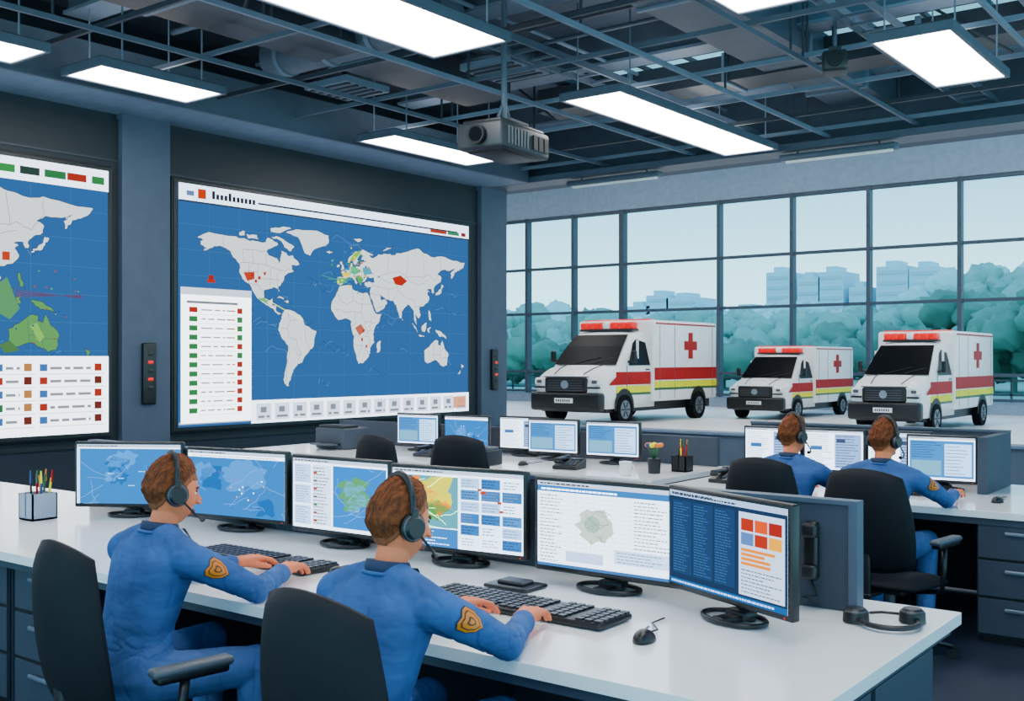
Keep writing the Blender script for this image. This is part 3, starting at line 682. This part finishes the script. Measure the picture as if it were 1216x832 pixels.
def pencil_cup(x, y, w=.15, h=.15, mat=None, n=6, z=.752):
    mat = mat or M('cup_grey', (180, 188, 198), .5); b = MB(); t = .008
    for a in ((-w/2, w/2, -w/2, -w/2+t), (-w/2, w/2, w/2-t, w/2), (-w/2, -w/2+t, -w/2, w/2), (w/2-t, w/2, -w/2, w/2)): b.box(*a, 0, h, mat)
    b.box(-w/2, w/2, -w/2, w/2, 0, .01, mat); b.box(-.004, .004, -w/2, w/2, 0, h, mat)
    cols = [red, green, gold, black, M('pen_blue', (50, 100, 180), .4), yell]
    for i in range(n):
        px, py = R.uniform(-.04, .04)*w/.15, R.uniform(-.04, .04)*w/.15; dx, dy = R.uniform(-.025, .025), R.uniform(-.025, .025)
        b.cyl((px, py, .02), (px+dx, py+dy, h+.06+R.uniform(0, .04)), .006, cols[i % 6], n=8)
        b.cyl((px+dx, py+dy, h+.055), (px+dx*1.2, py+dy*1.2, h+.12), .0065, cols[(i+1) % 6], r1=.004, n=8)
    b.obj('pencil_holder', (x, y, z))
pencil_cup(-5.5, 3.03, .14, .14); pencil_cup(-3.95, 7.3, .12, .12, black2, 7)
def desk_phone(x, y, rz=0):
    b = MB()
    b.loft([[(-.1, -.1, 0), (.1, -.1, 0), (.1, .1, 0), (-.1, .1, 0)], [(-.1, -.1, .025), (.1, -.1, .025), (.1, .1, .07), (-.1, .1, .07)]], black2, False)
    b.rbox((-.06, 0, .075), (.045, .22, .03), .012, black); b.rbox((-.06, -.09, .06), (.05, .05, .03), .012, black); b.rbox((-.06, .09, .085), (.05, .05, .03), .012, black)
    for i in range(3):
        for j in range(4): b.bb((.0+i*.032, -.06+j*.028, .04+j*.0065), (.02, .018, .008), greyp)
    b.box(-.01, .08, .055, .09, .062, .069, glassd)
    b.obj('desk_phone', (x, y, .752), rz)
desk_phone(-4.75, 6.95, rad(10)); desk_phone(-6.35, 7.1); desk_phone(-1.35, 7.1, rad(-20)); desk_phone(-3.35, 6.85)
b = MB()
b.cyl((0, 0, 0), (0, 0, .1), .04, whitep, r1=.045, n=20); b.tube([(.042, 0, .08), (.07, 0, .075), (.075, 0, .045), (.04, 0, .03)], .006, whitep); b.obj('coffee_mug', (-4.15, 6.8, .752))
b = MB(); b.cyl((0, 0, 0), (0, 0, .11), .045, black2, r1=.05, n=20)
for i in range(9):
    a = i*.7; x, y = .05*math.cos(a), .05*math.sin(a); b.tube([(0, 0, .08), (x*.5, y*.5, .15), (x, y, .2)], .004, green)
    b.ell((x, y, .21), (.022, .022, .018), (gold, gold, M('pen_blue', (50, 100, 180)), yell)[i % 4], 10, 6)
b.obj('flower_vase', (-4.05, 7.05, .752))
b = MB(); b.rbox((0, 0, .1), (.4, .34, .2), .02, M('printer_grey', (84, 96, 116), .5)); b.rbox((0, -.05, .21), (.34, .2, .03), .01, black2); b.box(-.15, .15, -.19, -.16, .04, .06, black); b.rbox((0, -.22, .05), (.28, .14, .015), .005, greyp); b.obj('printer', (-7.6, 7.25, .752))
b = MB(); b.rbox((0, 0, .06), (.26, .2, .12), .01, black2); b.rbox((0, 0, .13), (.22, .16, .03), .01, greyp); b.obj('document_tray', (-5.5, 6.8, .752))
def headset(M4=None, name='headset', flat=False):
    b = MB()
    arc = [(.094*math.cos(t), -.01, .03+.112*math.sin(t)) for t in [math.pi*i/20 for i in range(21)]]
    b.tube(arc, .009, black, 8)
    arc2 = [(.098*math.cos(t), -.01, .03+.119*math.sin(t)) for t in [math.pi*(.15+.7*i/20) for i in range(21)]]
    b.tube(arc2, .007, black2, 8)
    for s in (1, -1):
        if flat:
            b.cyl((s*.09, -.022, 0), (s*.09, .01, 0), .042, black, r1=.040, n=28); b.cyl((s*.09, .01, 0), (s*.09, .022, 0), .040, black2, r1=.028, n=28)
            b.tube([(s*.09+.034*math.cos(a), .012, .034*math.sin(a)) for a in [2*math.pi*i/24 for i in range(24)]], .004, greyp, 6, closed=True)
            continue
        b.cyl((s*.074, .0, .0), (s*.092, 0, 0), .040, black, r1=.042, n=28); b.cyl((s*.092, 0, 0), (s*.112, 0, 0), .040, black2, r1=.028, n=28)
        b.tube([(s*.097, .034*math.cos(a), .034*math.sin(a)) for a in [2*math.pi*i/24 for i in range(24)]], .004, greyp, 6, closed=True)
        b.rbox((s*.1, -.006, .03), (.014, .022, .05), .005, black)
    if flat:
        b.tube([(.09, -.012, -.035), (.07, -.015, -.08), (.02, -.015, -.1), (-.02, -.015, -.09)], .005, black)
    else:
        b.tube([(.1, .02, -.02), (.098, .07, -.06), (.07, .11, -.082), (.04, .125, -.085)], .004, black); b.ell((.035, .127, -.085), (.014, .01, .01), black, 10, 8)
    ob = b.obj(name)
    if M4: ob.matrix_world = M4
    return ob
headset(Matrix.Translation((-1.16, 3.5, .776)) @ Matrix.Rotation(rad(35), 4, 'Z') @ Matrix.Rotation(rad(90), 4, 'X'), flat=True)
b = MB(); b.rbox((0, 0, 0), (.05, .03, .2), .012, black); b.rbox((0, -.01, .07), (.055, .045, .05), .012, black2); b.rbox((0, -.01, -.07), (.055, .045, .05), .012, black2)
b.tube([(0, 0, -.1), (.02, 0, -.15), (-.03, 0, -.16), (.03, .0, -.17)], .005, black); b.obj('telephone_handset', (-1.42, 3.54, .95))

# ------------------------------------------------------------ chairs
def chair(x, y, rz, sc=(1, 1, 1)):
    b = MB()
    def pad(cx, cy, cz, hw, hh, th, ax, tilt=0, curve=0, c=.55):
        N = 14; pts = [[], []]
        for side in (0, 1):
            for j in range(N+1):
                for i in range(N+1):
                    s = -1+2*i/N; t = -1+2*j/N
                    u = s*math.sqrt(1-c*t*t/2)*hw; v = t*math.sqrt(1-c*s*s/2)*hh
                    k = max(abs(s), abs(t)); d = th*(1-k**5*.75)*(1 if side else -1)
                    if ax == 'back': p = Vector((u*(1-.08*t), d+curve*u*u+tilt*v-.03*(1-t*t), v))
                    else: p = Vector((u, v, d-curve*u*u-.02*max(0, t)**3))
                    pts[side].append(p+Vector((cx, cy, cz)))
        n = N+1; vs = pts[0]+pts[1]; fs = []
        for j in range(N):
            for i in range(N):
                a = j*n+i; fs.append((a, a+1, a+n+1, a+n)); o = n*n; fs.append((o+a, o+a+n, o+a+n+1, o+a+1))
        ed = [j for j in range(n)]+[j*n+N for j in range(1, n)]+[N*n+i for i in range(N-1, -1, -1)]+[j*n for j in range(N-1, 0, -1)]
        for q in range(len(ed)):
            a, d = ed[q], ed[(q+1) % len(ed)]; fs.append((a, n*n+a, n*n+d, d))
        b.add(vs, fs, chairm, True)
    pad(0, 0, .405, .25, .24, .035, 'seat')
    pad(0, -.275, .76, .24, .285, .028, 'back', tilt=-.12, curve=.9)
    b.rbox((0, -.285, .5), (.07, .025, .34), .01, black2); b.rbox((0, -.15, .36), (.08, .3, .025), .01, black2)
    b.rbox((0, 0, .36), (.24, .24, .04), .01, black2)
    for s in (1, -1):
        b.rbox((s*.29, .0, .655), (.06, .27, .03), .014, greyp); b.rbox((s*.29, .0, .635), (.05, .24, .03), .01, black)
        b.tube([(s*.29, -.02, .64), (s*.295, -.04, .5), (s*.28, -.03, .38), (s*.12, -.02, .355)], .016, black)
    b.cyl((0, 0, .12), (0, 0, .35), .026, greyp); b.cyl((0, 0, .08), (0, 0, .22), .036, black); b.cyl((0, 0, .06), (0, 0, .12), .05, black)
    for i in range(5):
        a = 2*math.pi*i/5+.3; dx, dy = math.cos(a), math.sin(a)
        b.tube([(dx*.04, dy*.04, .1), (dx*.18, dy*.18, .085), (dx*.3, dy*.3, .065)], [.024, .02, .014], black)
        for s in (-1, 1):
            ox, oy = -dy*.016*s, dx*.016*s
            b.cyl((dx*.3+ox, dy*.3+oy, .028), (dx*.3+ox*2, dy*.3+oy*2, .028), .028, black2, n=14)
        b.cyl((dx*.3, dy*.3, .028), (dx*.3, dy*.3, .075), .008, black)
    b.obj('office_chair', (x, y, 0), rz, scale=sc)

# ------------------------------------------------------------ people
def eval_mesh(ob, name):
    dg = bpy.context.evaluated_depsgraph_get()
    me = bpy.data.meshes.new_from_object(ob.evaluated_get(dg)); me.name = name
    old = ob.data; bpy.data.objects.remove(ob); bpy.data.meshes.remove(old)
    return me
def union(mb, voxel, it, name, fac=.5):
    ob = mb.obj(name)
    r = ob.modifiers.new('r', 'REMESH'); r.mode = 'VOXEL'; r.voxel_size = voxel; r.use_smooth_shade = True
    s = ob.modifiers.new('s', 'SMOOTH'); s.factor = fac; s.iterations = it
    return eval_mesh(ob, name)
def segd(p, a, c, ra, rc):
    d = c-a; t = max(0, min(1, (p-a).dot(d)/max(1e-9, d.length_squared)))
    return (p-(a+d*t)).length-(ra*(1-t)+rc*t)
def head_fn(v, n):
    x, y, z = v
    if n.z < 0:
        k = -n.z; x *= 1-.30*k**1.6
        if n.y < 0: y *= 1-.5*k
        else: y *= 1-.06*k
    if n.y > 0: y += .004
    x *= 1-.08*max(0, n.y)**2
    def g(dx, dz, w): return math.exp(-(((n.x-dx)**2+(n.z-dz)**2)/(w*w))) if n.y > 0 else 0
    y += .014*g(0, -.12, .13)+.020*g(0, -.2, .1)+.004*g(0, -.5, .2)+.006*g(0, -.85, .22)+.004*g(0, .18, .3)
    y -= .010*(g(.36, .0, .16)+g(-.36, .0, .16))
    return Vector((x, y, z))
HR = (.075, .096, .121)
def make_hand(right):
    b = MB(); s = 1 if right else -1
    for k, xk in enumerate((-.031, -.0105, .0105, .03)):
        xk *= s; ln = (.93, 1.05, 1.0, .8)[k]
        b.cap((xk*.55, .0, 0), (xk, .082-(.006 if k in (0,) else .012 if k == 3 else 0), .004), .020, .0125, skin)
        p = Vector((xk, .084-(.012 if k == 3 else 0), .004)); yaw = -xk*3.2
        for L, pitch, r0, r1 in ((.042, -18, .0096, .0088), (.027, -42, .0088, .008), (.021, -58, .008, .007)):
            a = rad(pitch); q = p+Vector((-math.sin(yaw)*math.cos(a), math.cos(yaw)*math.cos(a), math.sin(a)))*L*ln
            b.cap(p, q, r0, r1, skin); p = q
    pts = [(-.018*s, .018, -.004), (-.045*s, .045, -.012), (-.058*s, .074, -.018), (-.056*s, .098, -.026)]; rr = (.016, .0125, .0105, .0088)
    for i in range(3): b.cap(pts[i], pts[i+1], rr[i], rr[i+1], skin)
    b.cap((0, -.05, .0), (0, .01, 0), .025, .024, skin)
    return union(b, .003, 2, 'hand_mesh')
HAND = {}
def person(ox, oy, rz=0, wr=(.10, .53), wl=(-.14, .52), kneeR=(.16, .42), yaw=0, er=(.27, .31), el=(-.25, .33), lean=0, detail=.009):
    root = bpy.data.objects.new('police_dispatcher', None); bpy.context.collection.objects.link(root)
    root.location = (ox, oy, 0); root.rotation_euler[2] = rz
    V = Vector; b = MB(); P = []
    def seg(a, c, r0, r1, lab): b.cap(a, c, r0, r1, shirt); P.append((V(a), V(c), r0, r1, lab))
    st = [(-.01, .47, .15, .11), (-.01, .53, .17, .122), (.0, .60, .155, .115), (.02, .68, .138, .104), (.045, .77, .152, .11), (.07, .85, .174, .115), (.085, .91, .190, .107), (.095, .955, .172, .09), (.10, .985, .12, .074), (.105, 1.015, .066, .058)]
    rings = []
    for y, z, rx, ry in st:
        rings.append([V((rx*math.copysign(abs(math.cos(t))**.85, math.cos(t)), y+lean*(z-.5)+ry*math.copysign(abs(math.sin(t))**.9, math.sin(t)), z)) for t in [2*math.pi*i/28 for i in range(28)]])
    b.loft(rings, shirt)
    P.append((V((0, .0, .66)), V((0, .09, .95)), .14, .13, 's')); P.append((V((-.08, 0, .53)), V((.08, 0, .53)), .12, .12, 'p')); P.append((V((-.14, .09, .92)), V((.14, .09, .92)), .07, .07, 's'))
    ly = lean*.43
    sh = {1: (.188, .09+ly, .925), -1: (-.188, .09+ly, .925)}
    wz = .80
    for s, w, e in ((1, wr, er), (-1, wl, el)):
        a = sh[s]; el_ = (e[0], e[1], .795); wv = (w[0], w[1], wz)
        b.cap((s*.05, .095+ly, .985), (s*.18, .088+ly, .938), .050, .052, shirt)
        md = tuple((V(a)*.5+V(el_)*.5)+V((.008*s, 0, .002)))
        seg(a, md, .062, .054, 's'); seg(md, el_, .054, .046, 's'); seg(el_, wv, .046, .034, 's')
        d = (V(wv)-V(el_)).normalized(); b.cyl(V(wv)-d*.025, V(wv)+d*.012, .039, shirt, n=18)
    for s in (1, -1):
        k = kneeR if s == 1 else (-.14, .43)
        hp = (.095*s, .0, .52); kn = (k[0], k[1], .535); an = (k[0]*1.02, k[1]-.03, .11)
        seg(hp, kn, .09, .066, 'p'); seg(kn, an, .064, .052, 'p')
        b.cap((an[0], an[1], .09), (an[0], an[1], .06), .042, .042, shirt); P.append((V((an[0], an[1], .08)), V((an[0], an[1]+.15, .03)), .05, .04, 'b'))
        b.cap((an[0], an[1]-.03, .042), (an[0]+.02*s, an[1]+.15, .038), .042, .036, shirt)
    me = union(b, detail, 5, 'clothed_body')
    me.materials.clear()
    for m in (shirt, trous, black): me.materials.append(m)
    L = {'s': 0, 'p': 1, 'b': 2}
    nv = len(me.vertices); buf = [0.0]*(3*nv); me.vertices.foreach_get('co', buf)
    cos = [V(buf[3*i:3*i+3]) for i in range(nv)]
    nb_ = [0.0]*(3*nv); me.vertices.foreach_get('normal', nb_)
    faces = [tuple(f.vertices) for f in me.polygons]
    lab = [L[min(P, key=lambda q: segd(c, q[0], q[1], q[2], q[3]))[4]] for c in cos]
    me.polygons.foreach_set('material_index', [lab[f[0]] for f in faces])
    me.polygons.foreach_set('use_smooth', [True]*len(faces))
    bvh = BVHTree.FromPolygons(cos, faces)
    out = []
    for i, q in enumerate(cos):
        n = V(nb_[3*i:3*i+3])
        # long drape folds running from shoulder to waist, tighter ones round elbow and waist
        f1 = noise.noise(Vector((q.x*10+2+q.z*3, q.y*9+q.x*4, q.z*5)))
        k1 = max(0, .18-abs(f1))/.18
        f2 = noise.noise(Vector((q.x*7+5, q.y*14+q.x*6, q.z*34)))
        k2 = max(0, .16-abs(f2))/.16
        de = min((q-V((e_[0], e_[1], .795))).length for e_ in (er, el))
        w2 = max(0, 1-de/.16)+max(0, 1-abs(q.z-.64)/.08)*.8
        r = q+n*(-.0045*k1*k1-.007*k2*k2*min(1, w2)+.002*noise.noise(q*12))
        out += r[:]
    me.vertices.foreach_set('co', out); me.update()
    body = bpy.data.objects.new('clothed_body', me); bpy.context.collection.objects.link(body); body.parent = root
    d = MB()
    nb = V((0, .108+ly*1.2, 1.008))
    rings = []
    for zz, rr, th in ((-.012, .072, 0), (.008, .069, 0), (.024, .064, 0), (.026, .058, 0)):
        rings.append([nb+V((rr*math.cos(t), .92*rr*math.sin(t), zz-.010*math.sin(t))) for t in [2*math.pi*i/28 for i in range(28)]])
    d.loft(rings[:3], collar_m)
    for s in (1, -1): d.poly([nb+V((s*.02, .072, -.005)), nb+V((s*.06, .06, .0)), nb+V((s*.05, .1, -.05))], collar_m)
    d.tube([nb+V((.074*math.cos(t), .07*math.sin(t), -.012-.012*math.sin(t))) for t in [2*math.pi*i/28 for i in range(28)]], .006, shirt, 8, closed=True)
    d.obj('collar', parent=root)
    d = MB()
    shp = [(-1, .75), (-.6, 1), (0, .85), (.6, 1), (1, .75), (.95, 0), (.6, -.65), (0, -1.1), (-.6, -.65), (-.95, 0)]
    bb_ = M('badge_brown', (150, 96, 50))
    for s in (1, -1):
        ev = V((er[0], er[1], .795)) if s == 1 else V((el[0], el[1], .795))
        a = V(sh[s]); ax = (ev-a).normalized(); c0 = a*.68+ev*.32; o_ = (V((s*1.0, -.45, .25))); o_ = (o_-ax*o_.dot(ax)).normalized(); side = ax.cross(o_)
        for sc, off, m in ((.041, .003, collar_m), (.038, .0045, gold), (.030, .006, bb_), (.026, .0075, gold), (.014, .009, bb_), (.008, .0105, gold)):
            rows = []
            for kk in (1, .75, .5, .25, .02):
                rr = []
                for (px, pz) in shp:
                    p = c0+o_*.1+side*px*sc*.85*kk-ax*pz*sc*kk
                    h = bvh.ray_cast(p, -o_, .2)
                    rr.append((h[0] if h[0] else p-o_*.05)+o_*(off+.001))
                rows.append(rr)
            d.loft(rows, m, False)
    d.obj('shoulder_badge', parent=root)
    hc = V((0, .15+lean*.62, 1.134)); RM = Matrix.Translation(hc) @ Matrix.Rotation(yaw, 4, 'Z') @ Matrix.Rotation(rad(-8), 4, 'X') @ Matrix.Diagonal((.94, .95, .98, 1))
    b = MB()
    b.ell((0, 0, 0), HR, skin, 56, 40, fn=head_fn)
    for s in (1, -1): b.ell((s*.076, -.008, -.012), (.010, .019, .031), skin, 14, 12, rot=Matrix.Rotation(rad(-18)*1, 3, 'X'))
    b.ell((.011, .112, -.032), (.009, .01, .008), skin, 10, 8); b.ell((-.011, .112, -.032), (.009, .01, .008), skin, 10, 8)
    b.ell((0, .094, -.062), (.024, .008, .006), skin, 12, 8); b.ell((0, .092, -.072), (.02, .009, .007), skin, 12, 8)
    inv = RM.inverted()
    b.cap(inv @ V((0, .10+ly, .97)), inv @ V((0, .135+ly*1.1, 1.07)), .053, .049, skin)
    hm = union(b, .0045, 2, 'head')
    hm.materials.clear(); hm.materials.append(skin); hm.materials.append(M('lips', (196, 120, 108), .5))
    nv = len(hm.vertices); buf = [0.0]*(3*nv); hm.vertices.foreach_get('co', buf)
    mi = []
    for f in hm.polygons:
        k = f.vertices[0]*3; x, y, z = buf[k], buf[k+1], buf[k+2]
        mi.append(1 if (y > .085 and abs(x) < .024 and -.079 < z < -.056) else 0)
    hm.polygons.foreach_set('material_index', mi); hm.polygons.foreach_set('use_smooth', [True]*len(mi))
    ho = bpy.data.objects.new('head', hm); bpy.context.collection.objects.link(ho); ho.parent = root; ho.matrix_local = RM
    b = MB()
    eye = M('eye_white', (236, 236, 234), .2); iris = M('iris_brown', (60, 44, 36), .2)
    for s in (1, -1):
        b.ell((s*.029, .080, .004), (.0125, .010, .008), eye, 14, 10); b.ell((s*.029, .089, .004), (.0055, .003, .0055), iris, 12, 8)
        b.tube([(s*.014, .094, .021), (s*.03, .094, .026), (s*.046, .083, .021)], .0032, hairm, 6)
        b.tube([(s*.017, .090, .011), (s*.03, .091, .0135), (s*.042, .083, .009)], .0018, hairm, 6)
    o = b.obj('eyes', parent=root); o.matrix_local = RM
    # cropped hair: full on the crown, clipped short at the sides and nape
    b = MB(); NU, NV = 120, 80
    vs = []; kind = []
    for j in range(NV+1):
        ph = math.pi*j/NV
        for i in range(NU):
            t = 2*math.pi*i/NU; n = V((math.sin(ph)*math.cos(t), math.sin(ph)*math.sin(t), math.cos(ph)))
            v = head_fn(V((n.x*HR[0], n.y*HR[1], n.z*HR[2])), n)
            low = (.42 if n.y > .55 else (.1+.32*(n.y-.05)/.5 if n.y > .05 else .1-.62*min(1, (.05-n.y)/.8)))
            low += .03*noise.noise(n*9)
            top = max(0, min(1, (n.z-low-.16)/.35))
            lock = noise.noise(V((n.x*13+n.y*5, n.y*4.5, n.z*4)))+.5*noise.noise(V((n.x*34+n.y*6, n.y*8, n.z*8)))
            th = .0030+(.0065+.008*max(0, n.z)*(1+.5*n.y)+.006*lock)*top**.7
            vs.append(v+n*th if n.z > low-.02 else v*.93); kind.append(top > .06)
    fs = []; fs2 = []
    for j in range(NV):
        for i in range(NU):
            q = (j*NU+i, (j+1)*NU+i, (j+1)*NU+(i+1) % NU, j*NU+(i+1) % NU)
            (fs if kind[q[0]] else fs2).append(q)
    b.add(vs, fs, hairm, True)
    o0 = 0; mi2 = b.mi(hairs)
    for f in fs2: b.f.append(list(f)); b.fm.append(mi2); b.sm.append(True)
    o = b.obj('hair', parent=root); o.matrix_local = RM
    for s, w, e in ((1, wr, er), (-1, wl, el)):
        if s not in HAND: HAND[s] = make_hand(s == 1)
        a = math.atan2(w[1]-e[1], w[0]-e[0])-math.pi/2
        a2 = a*.55
        o = bpy.data.objects.new('hand_right' if s == 1 else 'hand_left', HAND[s]); bpy.context.collection.objects.link(o); o.parent = root
        dd = V((w[0]-e[0], w[1]-e[1], 0)).normalized()
        o.matrix_local = Matrix.Translation((w[0]+dd.x*.025, w[1]+dd.y*.025, wz+.006)) @ Matrix.Rotation(a2, 4, 'Z') @ Matrix.Rotation(rad(3), 4, 'X')
    wm = Matrix.Translation(root.location) @ Matrix.Rotation(rz, 4, 'Z')
    headset(wm @ RM @ Matrix.Translation((0, -.004, -.004)))
    return root
person(-2.13, 2.1, wr=(.16, .53), yaw=rad(-14), kneeR=(.16, .43), detail=.006)
person(-3.27, 2.14, wr=(.13, .54), wl=(-.16, .55), yaw=rad(-16), kneeR=(.26, .32), detail=.006)
person(-2.64, 6.13, yaw=rad(-22), wr=(.2, .55))
person(-2.07, 6.1, yaw=rad(-18), wr=(.27, .56), er=(.3, .31))
chair(-1.93, 2.06, rad(-8), (1.12, 1, 1)); chair(-3.09, 2.08, rad(-8)); chair(-2.6, 6.04, rad(-4)); chair(-1.95, 5.98, rad(-8), (1.08, 1.05, .98))
chair(-5.0, 6.15, rad(5), (1.1, 1, 1.02)); chair(-5.62, 6.0, rad(-8), (1.1, 1, 1))

# ------------------------------------------------------------ ambulances
def ambulance(x, y, sc):
    b = MB()
    def ring(yy, w, zb, zm, wt, zt):
        r = min(.1, (zt-zm)*.5)
        h = [(w, zb), (w, (zb+zm)/2), (w, zm), (w*.6+wt*.4, zm*.6+zt*.4), (wt+.02, zt-r*.6), (wt-.06, zt-.01), (wt*.5, zt+.015)]
        pts = [(a, yy, c) for a, c in h]+[(0, yy, zt+.02)]+[(-a, yy, c) for a, c in h[::-1]]
        return pts
    b.loft([ring(-.02, .74, .45, .85, .66, 1.0), ring(.04, .87, .42, .92, .76, 1.14), ring(.2, .95, .4, 1.0, .84, 1.26), ring(.5, .975, .4, 1.18, .87, 1.37), ring(.85, .98, .4, 1.3, .88, 1.45), ring(1.3, .98, .4, 1.36, .84, 1.9),
            ring(1.64, .98, .4, 1.4, .80, 2.2), ring(1.8, .98, .4, 1.4, .79, 2.29), ring(2.0, .98, .4, 1.4, .79, 2.33), ring(2.5, .98, .4, 1.4, .79, 2.35)], whitep)
    b.rbox((0, 4.1, 1.58), (2.16, 3.6, 2.1), .07, whitep, 3); b.box(-.9, .9, .3, 5.8, .3, .55, black2)
    b.add([(-.86, .82, 1.475), (.86, .82, 1.475), (.79, 1.28, 1.945), (.73, 1.64, 2.245), (-.73, 1.64, 2.245), (-.79, 1.28, 1.945)], [(0, 1, 2, 5), (5, 2, 3, 4)], glassd)
    b.cyl((-.3, .84, 1.51), (.35, 1.0, 1.67), .01, black, n=6); b.cyl((.2, .84, 1.51), (.7, 1.0, 1.65), .01, black, n=6)
    for s in (1, -1): b.tube([(s*.4, .1, 1.25), (s*.46, .45, 1.385), (s*.5, .8, 1.47)], .012, greyp, 6)
    def xs(z): return .99-.19*max(0, z-1.4)/.82
    for s in (1, -1):
        g = [(1.2, 1.46), (1.62, 2.02), (1.8, 2.12), (2.28, 2.14), (2.28, 1.46)]
        b.poly([(s*(xs(z)+.014), yy, z) for yy, z in g], glassd)
        b.box(s*xs(1.7)-.02, s*xs(1.7)+.03, 1.72, 1.76, 1.46, 2.1, whitep)
        b.rbox((s*1.13, 1.2, 1.68), (.12, .1, .3), .03, black); b.cyl((s*.95, 1.25, 1.55), (s*1.13, 1.22, 1.6), .025, black)
        for z0, z1, m in ((1.08, 1.4, red), (.88, 1.05, yell), (.82, .88, green)):
            b.box(s*.975, s*.992, .62, 2.35, z0-.1, z1-.1, m); b.box(s*1.075, s*1.089, 2.34, 5.86, z0, z1, m)
        b.poly([(s*.990, .26, .98), (s*.990, .66, .98), (s*.990, .66, 1.22), (s*.990, .34, 1.04)], red)
        for yy in (1.1, 2.32): b.box(s*.985, s*.996, yy, yy+.015, .6, 1.45, greyp)
        b.box(s*.99, s*1.01, 2.05, 2.2, 1.34, 1.37, black)
        for yy in (2.6, 3.4, 5.6): b.box(s*1.085, s*1.09, yy, yy+.015, .6, 2.5, greyp)
        cy, cz = 4.3, 1.98; b.box(s*1.085, s*1.095, cy-.12, cy+.12, cz-.35, cz+.35, red); b.box(s*1.085, s*1.096, cy-.36, cy+.36, cz-.12, cz+.12, red)
        b.box(s*1.07, s*1.09, 2.4, 5.8, 2.52, 2.56, red)
        for wy in (.98, 4.75):
            xo = .99 if wy < 2 else 1.085
            arc = [(s*(xo+.006), wy+.47*math.cos(t), .42+.47*math.sin(t)) for t in [math.pi*i/16 for i in range(17)]]
            b.poly(arc+[(s*(xo+.006), wy-.47, .35), (s*(xo+.006), wy+.47, .35)], black)
            b.cyl((s*(xo-.2), wy, .37), (s*(xo+.03), wy, .37), .37, rubber, n=32); b.cyl((s*(xo+.03), wy, .37), (s*(xo+.036), wy, .37), .23, rim, n=24)
            for k in range(6):
                t = k*math.pi/3; b.cyl((s*(xo+.034), wy, .37), (s*(xo+.034), wy+.2*math.cos(t), .37+.2*math.sin(t)), .02, black2, n=6)
            b.cyl((s*(xo+.03), wy, .37), (s*(xo+.05), wy, .37), .06, rim, n=14)
        b.rbox((s*.76, .08, 1.06), (.3, .2, .2), .06, lampw); b.rbox((s*.76, -.0, 1.06), (.16, .06, .1), .03, greyp); b.rbox((s*.74, .0, .92), (.3, .12, .05), .02, black)
        b.rbox((s*.74, -.07, .55), (.2, .06, .1), .02, lampw)
        b.box(s*.9-.05, s*.9+.05, 5.9, 5.93, .8, 1.3, red)
    b.rbox((0, .02, .57), (1.92, .3, .46), .08, black); b.rbox((0, -.02, .98), (1.16, .12, .38), .06, black)
    b.rbox((0, -.03, 1.18), (1.2, .1, .03), .01, greyp)
    for k in range(5): b.box(-.48, .48, -.088, -.075, .84+k*.06, .855+k*.06, greyp)
    b.cyl((0, -.08, .99), (0, -.105, .99), .1, handle, n=24); b.rbox((0, -.14, .6), (.5, .02, .12), .005, whitep)
    for k in range(7): b.box(-.2+k*.058, -.17+k*.058, -.155, -.148, .57, .63, black)
    for k in range(9): b.box(-.8+k*.19, -.66+k*.19, -.135, -.125, .43, .46, black2)
    b.rbox((0, 1.98, 2.37), (1.5, .34, .06), .02, black2)
    for k in range(7): b.rbox((-.63+k*.21, 1.98, 2.48), (.2, .32, .18), .04, redlamp if k not in (3,) else lampw, 2)
    b.rbox((.0, 2.45, 2.6), (1.9, .2, .12), .04, redlamp)
    b.obj('ambulance', (x, y, 0), 0, scale=sc)
ambulance(-15.05, 21.9, (1.08, .98, 1.0))
ambulance(-12.35, 26.9, (.85, .82, .75))
ambulance(-7.75, 23.4, (.82, .95, .86))

# ------------------------------------------------------------ light
wd = bpy.data.worlds.new('World'); bpy.context.scene.world = wd; wd.use_nodes = True
nt = wd.node_tree; bg = nt.nodes['Background']
tc = nt.nodes.new('ShaderNodeTexCoord'); sp = nt.nodes.new('ShaderNodeSeparateXYZ'); cr = nt.nodes.new('ShaderNodeValToRGB')
nt.links.new(tc.outputs['Generated'], sp.inputs[0]); nt.links.new(sp.outputs['Z'], cr.inputs['Fac']); nt.links.new(cr.outputs['Color'], bg.inputs['Color'])
e = cr.color_ramp.elements
e[0].position = 0.0; e[0].color = (*C((216, 236, 238)), 1); e[1].position = .6; e[1].color = (*C((178, 206, 228)), 1)
k = e.new(.17); k.color = (*C((174, 216, 230)), 1)
bg.inputs['Strength'].default_value = 1.05

cam = bpy.data.cameras.new('camera'); co = bpy.data.objects.new('camera', cam); bpy.context.collection.objects.link(co)
co.location = (0, 0, 1.6); co.rotation_euler = (rad(90), 0, rad(37.4)); cam.sensor_width = 36; cam.lens = 36*1279/1216; cam.shift_y = 11/1216; cam.clip_end = 600
bpy.context.scene.camera = co
